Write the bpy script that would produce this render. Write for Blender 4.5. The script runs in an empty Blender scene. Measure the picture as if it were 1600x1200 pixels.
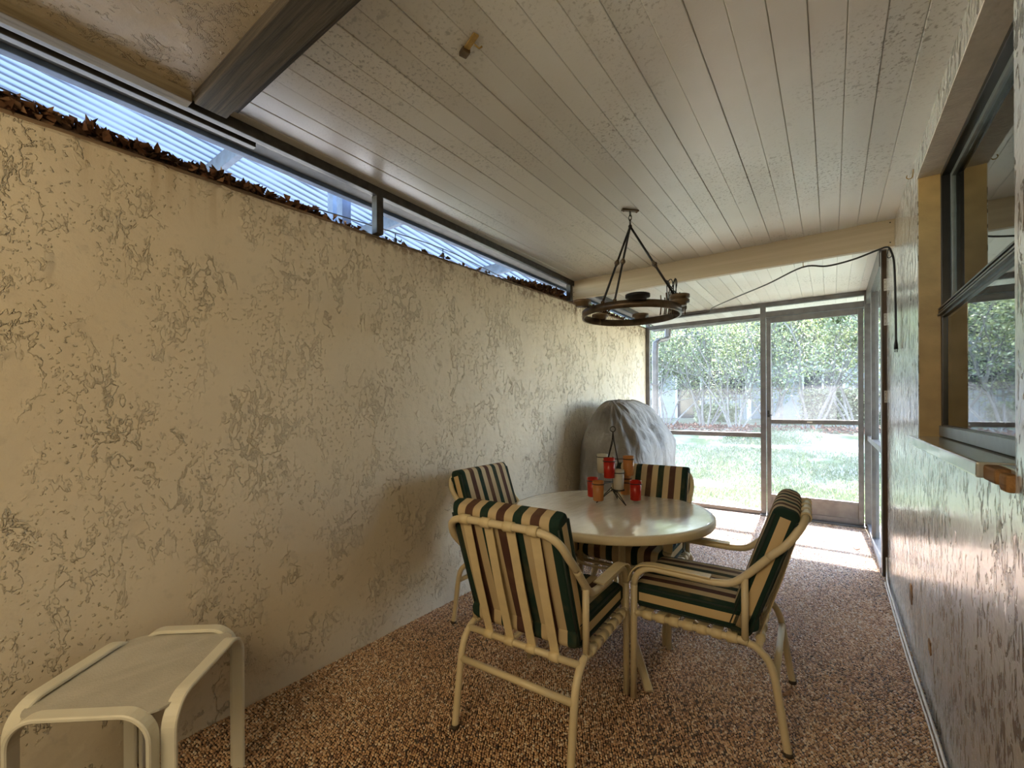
import bpy, bmesh, math, random
import numpy as np
from mathutils import Vector, Matrix, noise as mnoise
random.seed(7); rng = np.random.default_rng(7)
C = bpy.context.scene.collection
PI = math.pi
R = math.radians

# ------------------------------------------------------------------ camera, sky, sun, added fill light, exposure
cam_data = bpy.data.cameras.new('camera')
cam_data.sensor_width = 36.0; cam_data.lens = 681.2 / 1600 * 36.0; cam_data.shift_y = 35.0 / 1600
cam_data.clip_start = 0.02; cam_data.clip_end = 300
cam = bpy.data.objects.new('camera', cam_data); C.objects.link(cam)
cam.location = (0, 0, 1.3)
cam.rotation_euler = (R(90), 0, R(36.208))
cam.rotation_euler = (cam.rotation_euler.to_matrix() @ Matrix.Rotation(-0.0045, 3, 'Z')).to_euler()
scn = bpy.context.scene
scn.camera = cam
w = bpy.data.worlds.new('sky'); scn.world = w; w.use_nodes = True
wn = w.node_tree.nodes; wl = w.node_tree.links
sky = wn.new('ShaderNodeTexSky'); sky.sky_type = 'NISHITA'; sky.sun_disc = False
sky.sun_elevation = R(44); sky.sun_rotation = R(0); sky.dust_density = 0.8; sky.air_density = 1.0
wl.new(sky.outputs[0], wn['Background'].inputs[0]); wn['Background'].inputs[1].default_value = 0.68
sun_d = bpy.data.lights.new('sun', 'SUN'); sun_d.energy = 8.0; sun_d.angle = R(0.6); sun_d.color = (1.0, 0.965, 0.92)
sun = bpy.data.objects.new('sun', sun_d); C.objects.link(sun)
sun.rotation_euler = Vector((0.03, -0.714, -0.70)).to_track_quat('-Z', 'Y').to_euler()
added_fill_d = bpy.data.lights.new('fill_light', 'POINT'); added_fill_d.energy = 16.5; added_fill_d.shadow_soft_size = 0.45; added_fill_d.color = (1.0, 0.80, 0.49)  # added warm fill behind the camera, no fixture
added_fill = bpy.data.objects.new('fill_light', added_fill_d); C.objects.link(added_fill); added_fill.location = (-0.60, -1.3, 2.15)
vs = scn.view_settings
vs.view_transform = 'Standard'; vs.look = 'None'; vs.gamma = 1.0; vs.use_curve_mapping = False; vs.exposure = 2.22
scn.cycles.max_bounces = 10; scn.cycles.diffuse_bounces = 5; scn.cycles.transparent_max_bounces = 16
scn.cycles.caustics_reflective = False; scn.cycles.caustics_refractive = False
scn.cycles.sample_clamp_indirect = 6.0

# ------------------------------------------------------------------ node helpers
class NT:
    def __init__(s, name):
        s.m = bpy.data.materials.new(name); s.m.use_nodes = True
        s.n = s.m.node_tree.nodes; s.l = s.m.node_tree.links
        s.b = s.n['Principled BSDF']; s.out = s.n['Material Output']; s._c = None
    def new(s, t, **k):
        x = s.n.new(t)
        for a, v in k.items(): setattr(x, a, v)
        return x
    def put(s, sock, v):
        if v is None: return
        if isinstance(v, bpy.types.NodeSocket): s.l.new(v, sock)
        elif isinstance(v, (tuple, list)) and len(v) == 3 and sock.type == 'RGBA': sock.default_value = (*v, 1)
        else: sock.default_value = v
    def coord(s, kind='Object', scale=(1, 1, 1), rot=(0, 0, 0)):
        if s._c is None: s._c = s.new('ShaderNodeTexCoord')
        mp = s.new('ShaderNodeMapping'); s.l.new(s._c.outputs[kind], mp.inputs[0])
        mp.inputs['Scale'].default_value = scale; mp.inputs['Rotation'].default_value = rot
        return mp.outputs[0]
    def noise(s, scale, detail=2, vec=None, dist=0.0, rough=0.5):
        x = s.new('ShaderNodeTexNoise'); s.put(x.inputs['Vector'], vec if vec is not None else s.coord())
        x.inputs['Scale'].default_value = scale; x.inputs['Detail'].default_value = detail
        x.inputs['Distortion'].default_value = dist; x.inputs['Roughness'].default_value = rough
        return x.outputs['Fac']
    def vor(s, scale, vec=None, feature='F1', out='Distance'):
        x = s.new('ShaderNodeTexVoronoi', feature=feature); s.put(x.inputs['Vector'], vec if vec is not None else s.coord())
        x.inputs['Scale'].default_value = scale
        return x.outputs[out]
    def ran(s, v, a, b, c=0.0, d=1.0, smooth=True):
        x = s.new('ShaderNodeMapRange', interpolation_type='SMOOTHSTEP' if smooth else 'LINEAR')
        s.put(x.inputs[0], v)
        for i, q in zip((1, 2, 3, 4), (a, b, c, d)): x.inputs[i].default_value = q
        return x.outputs[0]
    def math(s, op, a, b=None, c=None):
        x = s.new('ShaderNodeMath', operation=op); s.put(x.inputs[0], a); s.put(x.inputs[1], b)
        if c is not None: s.put(x.inputs[2], c)
        return x.outputs[0]
    def mix(s, f, a, b, blend='MIX'):
        x = s.new('ShaderNodeMix', data_type='RGBA', blend_type=blend)
        s.put(x.inputs[0], f); s.put(x.inputs[6], a); s.put(x.inputs[7], b)
        return x.outputs[2]
    def ramp(s, f, stops, const=False):
        x = s.new('ShaderNodeValToRGB'); s.put(x.inputs[0], f); cr = x.color_ramp
        if const: cr.interpolation = 'CONSTANT'
        while len(cr.elements) < len(stops): cr.elements.new(1)
        for e, (p, c) in zip(cr.elements, stops): e.position = p; e.color = (*c, 1)
        return x.outputs[0]
    def bump(s, h, dist=0.01, strength=1.0):
        x = s.new('ShaderNodeBump'); s.put(x.inputs['Height'], h)
        x.inputs['Distance'].default_value = dist; x.inputs['Strength'].default_value = strength
        s.l.new(x.outputs[0], s.b.inputs['Normal']); s.l.new(x.outputs[0], s.b.inputs['Coat Normal']); return x
    def set(s, color=None, rough=None, metal=None, spec=None):
        s.put(s.b.inputs['Base Color'], color); s.put(s.b.inputs['Roughness'], rough)
        s.put(s.b.inputs['Metallic'], metal); s.put(s.b.inputs['Specular IOR Level'], spec)
        return s

def plain(name, col, rough=0.5, metal=0.0, var=0.12, scale=18, bump=0.0, bscale=60):
    t = NT(name); n = t.noise(scale, 3)
    dk = tuple(c * (1 - var) for c in col); lt = tuple(min(1, c * (1 + var)) for c in col)
    t.set(t.ramp(n, [(0.3, dk), (0.7, lt)]), rough, metal)
    if bump: t.bump(t.noise(bscale, 3), bump)
    return t.m

# ------------------------------------------------------------------ materials
def stucco(name, base, dark, pitted=False):
    t = NT(name)
    vec = t.coord(scale=(1, 1, 0.62))
    big = t.noise(1.3, 2); 
    n1 = t.noise(11, 5, vec, 0.35, 0.62)
    ridge = t.ran(t.math('ABSOLUTE', t.math('SUBTRACT', n1, 0.5)), 0.0, 0.020, 1, 0)
    mask = t.ran(t.noise(5.0, 3, t.coord(scale=(1, 1, 0.8))), 0.51, 0.58)
    plate = t.ran(t.noise(15, 6, t.coord(scale=(1, 1, 0.5)), 0.3, 0.62), 0.555, 0.575)
    mask2 = t.ran(t.noise(4.1, 3, t.coord(scale=(1.1, 1.1, 0.9))), 0.42, 0.55)
    blob = t.ran(t.noise(60, 2), 0.60, 0.70)
    h = t.math('MULTIPLY', t.math('MULTIPLY', ridge, mask), 0.9)
    h = t.math('ADD', h, t.math('MULTIPLY', t.math('MULTIPLY', plate, mask2), 0.8))
    h = t.math('ADD', h, t.math('MULTIPLY', t.math('MULTIPLY', blob, mask2), 0.55))
    h = t.math('ADD', h, t.math('MULTIPLY', t.noise(5, 3), 1.6))
    h = t.math('ADD', h, t.math('MULTIPLY', t.noise(26, 3), 0.18))
    h = t.math('ADD', h, t.math('MULTIPLY', t.noise(110, 3), 0.12))
    t.bump(h, 0.0078)
    col = t.ramp(big, [(0.3, dark), (0.7, base)])
    col = t.mix(t.math('MULTIPLY', t.ran(t.noise(30, 4), 0.56, 0.72), 0.25), col, tuple(c * 0.6 for c in base))
    t.set(col, 0.55, 0, 0.35)
    return t
_t = stucco('stucco_yellow', (0.62, 0.555, 0.445), (0.56, 0.485, 0.365))
# weather drips run down from the top edge of the wall, and rust stains along it
_g = _t.new('ShaderNodeNewGeometry'); _s = _t.new('ShaderNodeSeparateXYZ'); _t.l.new(_g.outputs['Position'], _s.inputs[0])
_d = _t.math('MULTIPLY', _t.ran(_s.outputs[2], 1.95, 2.27), _t.ran(_t.noise(22, 3, _t.coord(scale=(1, 1, 0.05))), 0.5, 0.68))
_old = _t.b.inputs['Base Color'].links[0].from_socket
_c2 = _t.mix(_t.math('MULTIPLY', _d, 0.4), _old, (0.30, 0.20, 0.10))
_e = _t.math('MULTIPLY', _t.ran(_s.outputs[2], 2.19, 2.24), _t.ran(_t.noise(30, 4), 0.45, 0.6))
_t.set(_t.mix(_t.math('MULTIPLY', _e, 0.75), _c2, (0.16, 0.10, 0.055)))
M_wall = _t.m
M_stucco_ceil = stucco('stucco_ceiling', (0.54, 0.475, 0.38), (0.45, 0.375, 0.27)).m

def right_stucco():
    t = NT('stucco_white')
    n = t.noise(24, 4, t.coord(scale=(1, 1, 0.42)), 1.1, 0.55)
    pit = t.ran(n, 0.565, 0.60)
    mk = t.ran(t.noise(5, 3), 0.36, 0.52)
    pit2 = t.ran(t.noise(46, 3, t.coord(scale=(1, 1, 0.30)), 0.8), 0.57, 0.61)
    mk2 = t.ran(t.noise(4, 2, t.coord(scale=(1.3, 1.3, 1.3))), 0.40, 0.55)
    p = t.math('MAXIMUM', t.math('MULTIPLY', pit, mk), t.math('MULTIPLY', pit2, mk2))
    h = t.math('ADD', t.math('MULTIPLY', p, -1.0), t.math('MULTIPLY', t.noise(60, 3), 0.10))
    h = t.math('ADD', h, t.math('MULTIPLY', t.noise(9, 3), 0.35))
    t.bump(h, 0.0075)
    c = t.ramp(t.noise(2.2, 3), [(0.3, (0.66, 0.655, 0.62)), (0.7, (0.76, 0.755, 0.72))])
    c = t.mix(t.math('MULTIPLY', p, 0.9), c, (0.09, 0.075, 0.06))
    t.l.new(t.math('MULTIPLY', t.math('SUBTRACT', 1.0, p), 0.9), t.b.inputs['Coat Weight'])
    t.set(c, 0.20, 0, 0.8)
    return t.m
M_rwall = right_stucco()

def plank_mat():
    t = NT('painted_plank')
    oi = t.new('ShaderNodeObjectInfo')
    c = t.ramp(oi.outputs['Random'], [(0, (0.52, 0.49, 0.45)), (1, (0.59, 0.565, 0.525))])
    g = t.new('ShaderNodeNewGeometry')
    P = g.outputs['Position']; sp = t.new('ShaderNodeSeparateXYZ'); t.l.new(P, sp.inputs[0])
    c = t.mix(t.ran(t.math('ADD', sp.outputs[0], t.math('MULTIPLY', oi.outputs['Random'], 0.3)), -1.2, -0.2), c, (0.85, 0.86, 0.86))  # paler toward the right: brighter light on that side put into the colour
    patch = t.ran(t.noise(1.6, 3, P), 0.40, 0.66)
    spots = t.ran(t.noise(75, 4, P, 0.0, 0.65), 0.53, 0.66)
    spots2 = t.ran(t.noise(24, 3, P), 0.64, 0.72)
    f = t.math('MULTIPLY', t.math('MAXIMUM', spots, spots2), t.math('MULTIPLY', patch, 0.8))
    c = t.mix(f, c, (0.22, 0.21, 0.20))
    c = t.mix(t.math('MULTIPLY', t.ran(t.noise(1.1, 3, P), 0.48, 0.68), 0.30), c, (0.50, 0.40, 0.30))
    t.set(c, 0.40, 0, 0.5)
    t.bump(t.noise(110, 3, P), 0.0006)
    return t.m
M_plank = plank_mat()
M_dark = plain('dark_gap', (0.035, 0.03, 0.028), 0.9)

def wood(name, a, b, axis='X', rough=0.7, scale=30, bump=0.004):
    t = NT(name)
    sc = {'X': (0.025, 1, 1), 'Y': (1, 0.04, 1), 'Z': (1, 1, 0.04)}[axis]
    n = t.noise(scale, 5, t.coord(scale=sc), 0.5, 0.65)
    t.set(t.ramp(n, [(0.32, a), (0.68, b)]), rough)
    t.bump(n, bump)
    return t.m
M_darkwood = wood('weathered_dark_wood', (0.010, 0.007, 0.005), (0.105, 0.08, 0.055), 'X', 0.85, 85, 0.010)
M_beam = wood('painted_beam', (0.44, 0.36, 0.25), (0.54, 0.45, 0.33), 'X', 0.5, 14, 0.0015)
M_board_brown = wood('brown_jamb', (0.030, 0.016, 0.008), (0.10, 0.055, 0.03), 'Z', 0.6, 40)
M_header = plain('dark_bronze', (0.045, 0.040, 0.035), 0.45, 0.3, 0.4, 25)
M_alu = plain('grey_aluminium', (0.15, 0.148, 0.152), 0.42, 0.5, 0.15, 14, 0.0006)
M_alu_dk = plain('dull_aluminium', (0.14, 0.135, 0.135), 0.5, 0.4, 0.25, 9, 0.0006)
M_blackframe = plain('black_frame', (0.016, 0.017, 0.018), 0.3, 0.2, 0.2)
M_greyframe = plain('window_sill_grey', (0.20, 0.235, 0.245), 0.35, 0.3, 0.15)
M_jamb = plain('ochre_jamb', (0.52, 0.365, 0.16), 0.5, 0, 0.15, 10, 0.003, 25)
M_lintel = plain('white_lintel', (0.80, 0.76, 0.71), 0.75, 0, 0.08, 20, 0.006, 60)
M_sill = plain('sill_tile', (0.42, 0.42, 0.36), 0.12, 0, 0.2, 6)
M_rawwood = wood('raw_broken_wood', (0.10, 0.045, 0.015), (0.42, 0.22, 0.07), 'Y', 0.8, 30)
M_cream = plain('cream_metal', (0.66, 0.565, 0.37), 0.34, 0, 0.05, 8, 0.0004, 90)
M_strap = plain('cream_vinyl', (0.68, 0.57, 0.35), 0.42, 0, 0.06, 20)
M_white = plain('white_enamel', (0.72, 0.70, 0.60), 0.3, 0, 0.04, 8)
M_rubber = plain('brown_rubber', (0.06, 0.045, 0.03), 0.7)
M_iron = plain('black_iron', (0.018, 0.016, 0.015), 0.45, 0.5, 0.2)
M_cord = plain('black_cord', (0.012, 0.012, 0.012), 0.5)
M_bronze = plain('aged_bronze', (0.10, 0.065, 0.035), 0.38, 0.5, 0.5, 16)
M_tan = plain('tan_cup', (0.15, 0.095, 0.045), 0.45, 0.1, 0.25, 30)
M_brass = plain('old_brass', (0.42, 0.28, 0.09), 0.4, 0.5, 0.3, 40)
M_hinge = plain('painted_hinge', (0.55, 0.52, 0.47), 0.5, 0.1, 0.1)
M_whitecable = plain('white_cable', (0.62, 0.58, 0.52), 0.45)
M_leaf_dead = None

def stripe_mats():
    G = (0.014, 0.036, 0.028); B = (0.085, 0.042, 0.034); T = (0.52, 0.42, 0.265)
    t = NT('striped_fabric')
    sx = t.new('ShaderNodeSeparateXYZ'); t.l.new(t.coord(), sx.inputs[0])
    f = t.math('ADD', t.math('DIVIDE', sx.outputs[0], 0.475), 0.5)
    seq = [G, T, B, T, G, T, B, T, G, T, B, T, G]
    col = t.ramp(f, [(max(0, i / 13), c) for i, c in enumerate(seq)], True)
    col = t.mix(t.math('MULTIPLY', t.ran(t.noise(9, 3), 0.45, 0.75), 0.22), col, (0.30, 0.20, 0.09))
    t.set(col, 0.85, 0, 0.2); t.bump(t.noise(500, 2), 0.0006)
    u = NT('striped_boxing')
    sx = u.new('ShaderNodeSeparateXYZ'); u.l.new(u.coord(), sx.inputs[0])
    f = u.math('ADD', u.math('DIVIDE', sx.outputs[2], 0.09), 0.5)
    col = u.ramp(f, [(0, G), (0.30, (0.60, 0.46, 0.26)), (0.70, G)], True)
    u.set(col, 0.85, 0, 0.2); u.bump(u.noise(500, 2), 0.0006)
    return t.m, u.m
M_stripe, M_boxing = stripe_mats()
M_piping = plain('dark_piping', (0.02, 0.035, 0.03), 0.8)

def tabletop_mat():
    t = NT('cream_tabletop')
    n = t.noise(16, 4, t.coord(scale=(1, 0.35, 1), rot=(0, 0, 0.6)), 0.6)
    t.set(t.ramp(n, [(0.35, (0.80, 0.755, 0.65)), (0.65, (0.86, 0.82, 0.73))]), t.ran(n, 0.3, 0.7, 0.10, 0.22), 0, 0.5)
    t.bump(t.noise(24, 3, t.coord(scale=(1, 0.4, 1), rot=(0, 0, 0.6))), 0.0016)
    return t.m
M_table = tabletop_mat()

def glass_cup(name, col):
    t = NT(name); t.set(col, 0.22, 0, 0.5)
    t.b.inputs['Transmission Weight'].default_value = 0.25
    t.b.inputs['Subsurface Weight'].default_value = 0.0
    tr = t.new('ShaderNodeBsdfTranslucent'); tr.inputs[0].default_value = (*col, 1)
    mx = t.new('ShaderNodeMixShader'); mx.inputs[0].default_value = 0.35
    t.l.new(t.b.outputs[0], mx.inputs[1]); t.l.new(tr.outputs[0], mx.inputs[2]); t.l.new(mx.outputs[0], t.out.inputs[0])
    t.bump(t.noise(60, 2), 0.0008)
    return t.m
M_red = glass_cup('red_glass', (0.62, 0.035, 0.02)); M_orange = glass_cup('amber_glass', (0.72, 0.33, 0.11)); M_wax = glass_cup('white_glass', (0.74, 0.70, 0.60))

def frosted():
    t = NT('textured_glass')
    n = t.noise(9, 4, t.coord(scale=(1, 0.5, 1)), 0.8)
    t.set(t.ramp(n, [(0.3, (0.52, 0.50, 0.45)), (0.7, (0.68, 0.66, 0.60))]), 0.22, 0, 0.5)
    t.b.inputs['Transmission Weight'].default_value = 0.15; t.b.inputs['IOR'].default_value = 1.3
    t.bump(t.noise(170, 2), 0.0012)
    return t.m
M_frost = frosted()

def screen_mesh(name='insect_screen', lo=0.035, hi=0.07):
    t = NT(name)
    tp = t.new('ShaderNodeBsdfTransparent'); tp.inputs[0].default_value = (0.95, 0.95, 0.96, 1)
    tl = t.new('ShaderNodeBsdfTranslucent'); tl.inputs[0].default_value = (0.40, 0.40, 0.42, 1)
    df = t.new('ShaderNodeBsdfDiffuse'); df.inputs[0].default_value = (0.25, 0.25, 0.26, 1)
    m1 = t.new('ShaderNodeMixShader'); m1.inputs[0].default_value = 0.5
    t.l.new(tl.outputs[0], m1.inputs[1]); t.l.new(df.outputs[0], m1.inputs[2])
    m2 = t.new('ShaderNodeMixShader'); t.l.new(t.ran(t.noise(1.5, 3), 0.3, 0.7, lo, hi), m2.inputs[0])
    t.l.new(tp.outputs[0], m2.inputs[1]); t.l.new(m1.outputs[0], m2.inputs[2]); t.l.new(m2.outputs[0], t.out.inputs[0])
    return t.m
M_screen = screen_mesh(); M_haze = screen_mesh('screen_haze', 0.12, 0.20)  # M_haze: denser mesh that carries the painted sun haze

def pane_glass():
    t = NT('window_glass')
    tp = t.new('ShaderNodeBsdfTransparent'); tp.inputs[0].default_value = (0.72, 0.78, 0.78, 1)
    gl = t.new('ShaderNodeBsdfGlossy'); gl.inputs['Roughness'].default_value = 0.015; gl.inputs[0].default_value = (0.92, 0.97, 0.97, 1)
    fr = t.new('ShaderNodeFresnel'); fr.inputs[0].default_value = 2.0
    mx = t.new('ShaderNodeMixShader'); t.l.new(fr.outputs[0], mx.inputs[0])
    t.l.new(tp.outputs[0], mx.inputs[1]); t.l.new(gl.outputs[0], mx.inputs[2]); t.l.new(mx.outputs[0], t.out.inputs[0])
    return t.m
M_glass = pane_glass()

def coat(m, w_, r_):
    b = m.node_tree.nodes['Principled BSDF']; b.inputs['Coat Weight'].default_value = w_; b.inputs['Coat Roughness'].default_value = r_; b.inputs['Coat IOR'].default_value = 1.6
def attr_mat(name, stops, rough, spec=0.5, trans=0.0, tcol=None, bump=0.0):
    t = NT(name); a = t.new('ShaderNodeAttribute'); a.attribute_name = 'tint'
    col = t.ramp(a.outputs['Fac'], stops); t.set(col, rough, 0, spec)
    if bump: t.bump(t.noise(120, 2), bump)
    if trans:
        tr = t.new('ShaderNodeBsdfTranslucent'); t.put(tr.inputs[0], t.mix(0.5, col, tcol) if tcol else col)
        mx = t.new('ShaderNodeMixShader'); mx.inputs[0].default_value = trans
        t.l.new(t.b.outputs[0], mx.inputs[1]); t.l.new(tr.outputs[0], mx.inputs[2]); t.l.new(mx.outputs[0], t.out.inputs[0])
    return t.m
M_pebble = attr_mat('pebbles', [(0.0, (0.035, 0.018, 0.011)), (0.18, (0.26, 0.125, 0.055)), (0.42, (0.50, 0.29, 0.14)), (0.65, (0.64, 0.43, 0.245)), (0.86, (0.76, 0.62, 0.46)), (1.0, (0.75, 0.70, 0.62))], 0.36, 0.55)
coat(M_pebble, 0.7, 0.28); coat(M_table, 0.8, 0.10); coat(M_rwall, 0.9, 0.22); coat(M_plank, 0.5, 0.3)
M_foliage = attr_mat('green_leaves', [(0, (0.05, 0.075, 0.035)), (0.45, (0.17, 0.215, 0.11)), (0.8, (0.42, 0.46, 0.30)), (1, (0.66, 0.67, 0.55))], 0.33, 0.6, 0.42, (0.36, 0.44, 0.15))
M_grass = attr_mat('lawn_blades', [(0, (0.07, 0.105, 0.05)), (0.55, (0.22, 0.26, 0.14)), (1, (0.58, 0.55, 0.43))], 0.6, 0.3, 0.25, (0.35, 0.44, 0.16))
M_leaf_dead = attr_mat('dead_leaves', [(0, (0.035, 0.018, 0.010)), (0.6, (0.12, 0.055, 0.028)), (1, (0.26, 0.15, 0.085))], 0.8, 0.2)
M_mulch = attr_mat('bark_mulch', [(0, (0.07, 0.028, 0.018)), (0.6, (0.20, 0.075, 0.045)), (1, (0.36, 0.22, 0.15))], 0.9, 0.2)
M_bark = plain('pale_bark', (0.20, 0.185, 0.17), 0.8, 0, 0.3, 12, 0.004)

def floor_bed():
    t = NT('pebble_bed')
    v = t.vor(85, out='Color'); d = t.vor(85)
    c = t.ramp(v, [(0.1, (0.03, 0.018, 0.012)), (0.5, (0.05, 0.03, 0.018)), (0.9, (0.07, 0.045, 0.03))])
    t.set(t.mix(t.ran(d, 0.25, 0.6), c, (0.04, 0.025, 0.018)), 0.45); t.bump(t.math('MULTIPLY', d, -1), 0.004)
    return t.m
M_bed = floor_bed()
def soil():
    t = NT('lawn_soil')
    n = t.noise(1.4, 4)
    c = t.ramp(n, [(0.35, (0.12, 0.16, 0.05)), (0.5, (0.36, 0.34, 0.22)), (0.66, (0.42, 0.38, 0.33))])
    t.set(t.mix(t.math('MULTIPLY', t.noise(40, 4), 0.6), c, (0.12, 0.13, 0.05)), 0.9); t.bump(t.noise(30, 4), 0.02)
    return t.m
M_soil = soil()
def cover_mat():
    t = NT('grey_cover_cloth')
    n = t.noise(3, 4)
    t.set(t.ramp(n, [(0.35, (0.20, 0.19, 0.185)), (0.65, (0.31, 0.30, 0.295))]), 0.6, 0, 0.35)
    t.bump(t.noise(7, 4, t.coord(scale=(1, 1, 0.6)), 1.8), 0.022)
    return t.m
M_cover = cover_mat()
def panel_mat():
    t = NT('translucent_roof_sheet')
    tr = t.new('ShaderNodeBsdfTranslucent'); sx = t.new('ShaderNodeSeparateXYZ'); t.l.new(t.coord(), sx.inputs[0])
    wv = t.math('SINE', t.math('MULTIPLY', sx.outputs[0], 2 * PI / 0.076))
    rib_shade = t.math('MULTIPLY', t.ran(wv, -0.95, -0.1, 1, 0), t.ran(t.noise(3, 3), 0.25, 0.6, 0.55, 1.0))  # rib shadows coloured into the valleys, uneven by noise
    t.put(tr.inputs[0], t.mix(rib_shade, (0.050, 0.070, 0.100), (0.010, 0.016, 0.027)))
    t.set(t.mix(rib_shade, (0.10, 0.13, 0.17), (0.04, 0.05, 0.06)), 0.4)
    mx = t.new('ShaderNodeMixShader'); mx.inputs[0].default_value = 0.75
    t.l.new(t.b.outputs[0], mx.inputs[1]); t.l.new(tr.outputs[0], mx.inputs[2]); t.l.new(mx.outputs[0], t.out.inputs[0])
    return t.m
M_sheet = panel_mat()
M_bluewood = plain('blue_grey_timber', (0.075, 0.105, 0.165), 0.7, 0, 0.2, 20)
M_conc = plain('concrete', (0.42, 0.40, 0.37), 0.85, 0, 0.12, 8, 0.003)
M_siding = plain('pale_siding', (0.34, 0.37, 0.40), 0.7, 0, 0.08, 5)
M_trimwhite = plain('white_trim', (0.75, 0.77, 0.79), 0.5)
M_dkglass = plain('dark_window', (0.03, 0.035, 0.045), 0.1)
M_roofdk = plain('roof_shingle', (0.12, 0.11, 0.105), 0.9, 0, 0.3, 30)
M_blind = plain('pale_blind', (0.50, 0.50, 0.46), 0.8)

# ------------------------------------------------------------------ mesh helpers
class MB:
    def __init__(s): s.v = []; s.f = []; s.mi = []; s.sm = []; s.nv = 0
    def add(s, v, f, mi=0, smooth=False):
        o = s.nv; s.v.extend([tuple(p) for p in v]); s.nv += len(v)
        for q in f:
            s.f.append(tuple(i + o for i in q)); s.mi.append(mi); s.sm.append(smooth)
        return s
    def box(s, a, b, mi=0, ch=0.0):
        x0, x1 = sorted((a[0], b[0])); y0, y1 = sorted((a[1], b[1])); z0, z1 = sorted((a[2], b[2]))
        ch = min(ch, 0.45 * min(x1 - x0, y1 - y0, z1 - z0))
        if ch <= 0:
            v = [(x, y, z) for z in (z0, z1) for y in (y0, y1) for x in (x0, x1)]
            return s.add(v, [(0, 2, 3, 1), (4, 5, 7, 6), (0, 1, 5, 4), (2, 6, 7, 3), (0, 4, 6, 2), (1, 3, 7, 5)], mi)
        bm = bmesh.new(); bmesh.ops.create_cube(bm, size=1)
        for q in bm.verts: q.co = Vector(((x0 + x1) / 2 + q.co.x * (x1 - x0), (y0 + y1) / 2 + q.co.y * (y1 - y0), (z0 + z1) / 2 + q.co.z * (z1 - z0)))
        bmesh.ops.bevel(bm, geom=bm.edges[:], offset=ch, segments=2, affect='EDGES', profile=0.6)
        bm.verts.index_update()
        s.add([q.co[:] for q in bm.verts], [[q.index for q in f.verts] for f in bm.faces], mi); bm.free()
        return s
    def sweep(s, path, sec, side=None, closed=False, cap=True, mi=0, smooth=True, scale=None):
        P = [Vector(p) for p in path]; n = len(P); m = len(sec); rings = []
        T = []
        for i in range(n):
            a = P[(i - 1) % n] if (closed or i > 0) else P[i]; b = P[(i + 1) % n] if (closed or i < n - 1) else P[i]
            T.append((b - a).normalized())
        S = Vector(side).normalized() if side is not None else (Vector((0, 0, 1)) if abs(T[0].z) < 0.9 else Vector((1, 0, 0)))
        for i in range(n):
            if i > 0 and side is None: S = T[i - 1].rotation_difference(T[i]) @ S
            base = Vector(side).normalized() if side is not None else S
            a = (base - T[i] * base.dot(T[i]))
            a = a.normalized() if a.length > 1e-6 else T[i].orthogonal().normalized()
            if side is None: S = a
            b = T[i].cross(a); k = scale[i] if scale else 1.0
            rings.append([P[i] + a * (q[0] * k) + b * (q[1] * k) for q in sec])
        v = [q for r in rings for q in r]; f = []
        for i in range(n if closed else n - 1):
            j = (i + 1) % n
            for k in range(m):
                l = (k + 1) % m
                f.append((i * m + k, i * m + l, j * m + l, j * m + k))
        s.add(v, f, mi, smooth)
        if cap and not closed:
            o = s.nv - len(v)
            s.f.append(tuple(o + k for k in reversed(range(m)))); s.mi.append(mi); s.sm.append(False)
            s.f.append(tuple(o + (n - 1) * m + k for k in range(m))); s.mi.append(mi); s.sm.append(False)
        return s
    def tube(s, path, r, seg=8, closed=False, mi=0, scale=None, cap=True):
        return s.sweep(path, [(r * math.cos(2 * PI * k / seg), r * math.sin(2 * PI * k / seg)) for k in range(seg)], None, closed, cap, mi, True, scale)
    def strip(s, path, width, thick, side, mi=0, closed=False):
        a, b = width / 2, thick / 2; c = min(a, b) * 0.5
        sec = [(-a + c, -b), (a - c, -b), (a, -b + c), (a, b - c), (a - c, b), (-a + c, b), (-a, b - c), (-a, -b + c)]
        return s.sweep(path, sec, side, closed, True, mi, False)
    def lathe(s, prof, c=(0, 0, 0), seg=24, mi=0, smooth=True, M=None):
        v = []; f = []; n = len(prof)
        for k in range(seg):
            a = 2 * PI * k / seg
            for r, z in prof:
                p = Vector((r * math.cos(a), r * math.sin(a), z))
                if M is not None: p = M @ p
                v.append(p + Vector(c))
        for k in range(seg):
            l = (k + 1) % seg
            for i in range(n - 1): f.append((k * n + i, l * n + i, l * n + i + 1, k * n + i + 1))
        return s.add(v, f, mi, smooth)
    def ball(s, c, r, seg=10, mi=0, sz=1.0):
        return s.lathe([(max(1e-4, r * math.sin(PI * i / 6)), -r * sz * math.cos(PI * i / 6)) for i in range(7)], c, seg, mi)
    def mesh(s, name, mats, recalc=True):
        me = bpy.data.meshes.new(name); me.from_pydata(s.v, [], s.f)
        for m in mats: me.materials.append(m)
        me.polygons.foreach_set('material_index', s.mi); me.polygons.foreach_set('use_smooth', s.sm)
        if recalc:
            bm = bmesh.new(); bm.from_mesh(me); bmesh.ops.recalc_face_normals(bm, faces=bm.faces[:]); bm.to_mesh(me); bm.free()
        me.update(); return me
    def obj(s, name, mats, parent=None, loc=None, **k):
        if not isinstance(mats, (list, tuple)): mats = [mats]
        return link(name, s.mesh(name, mats), parent, loc, **k)

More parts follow.
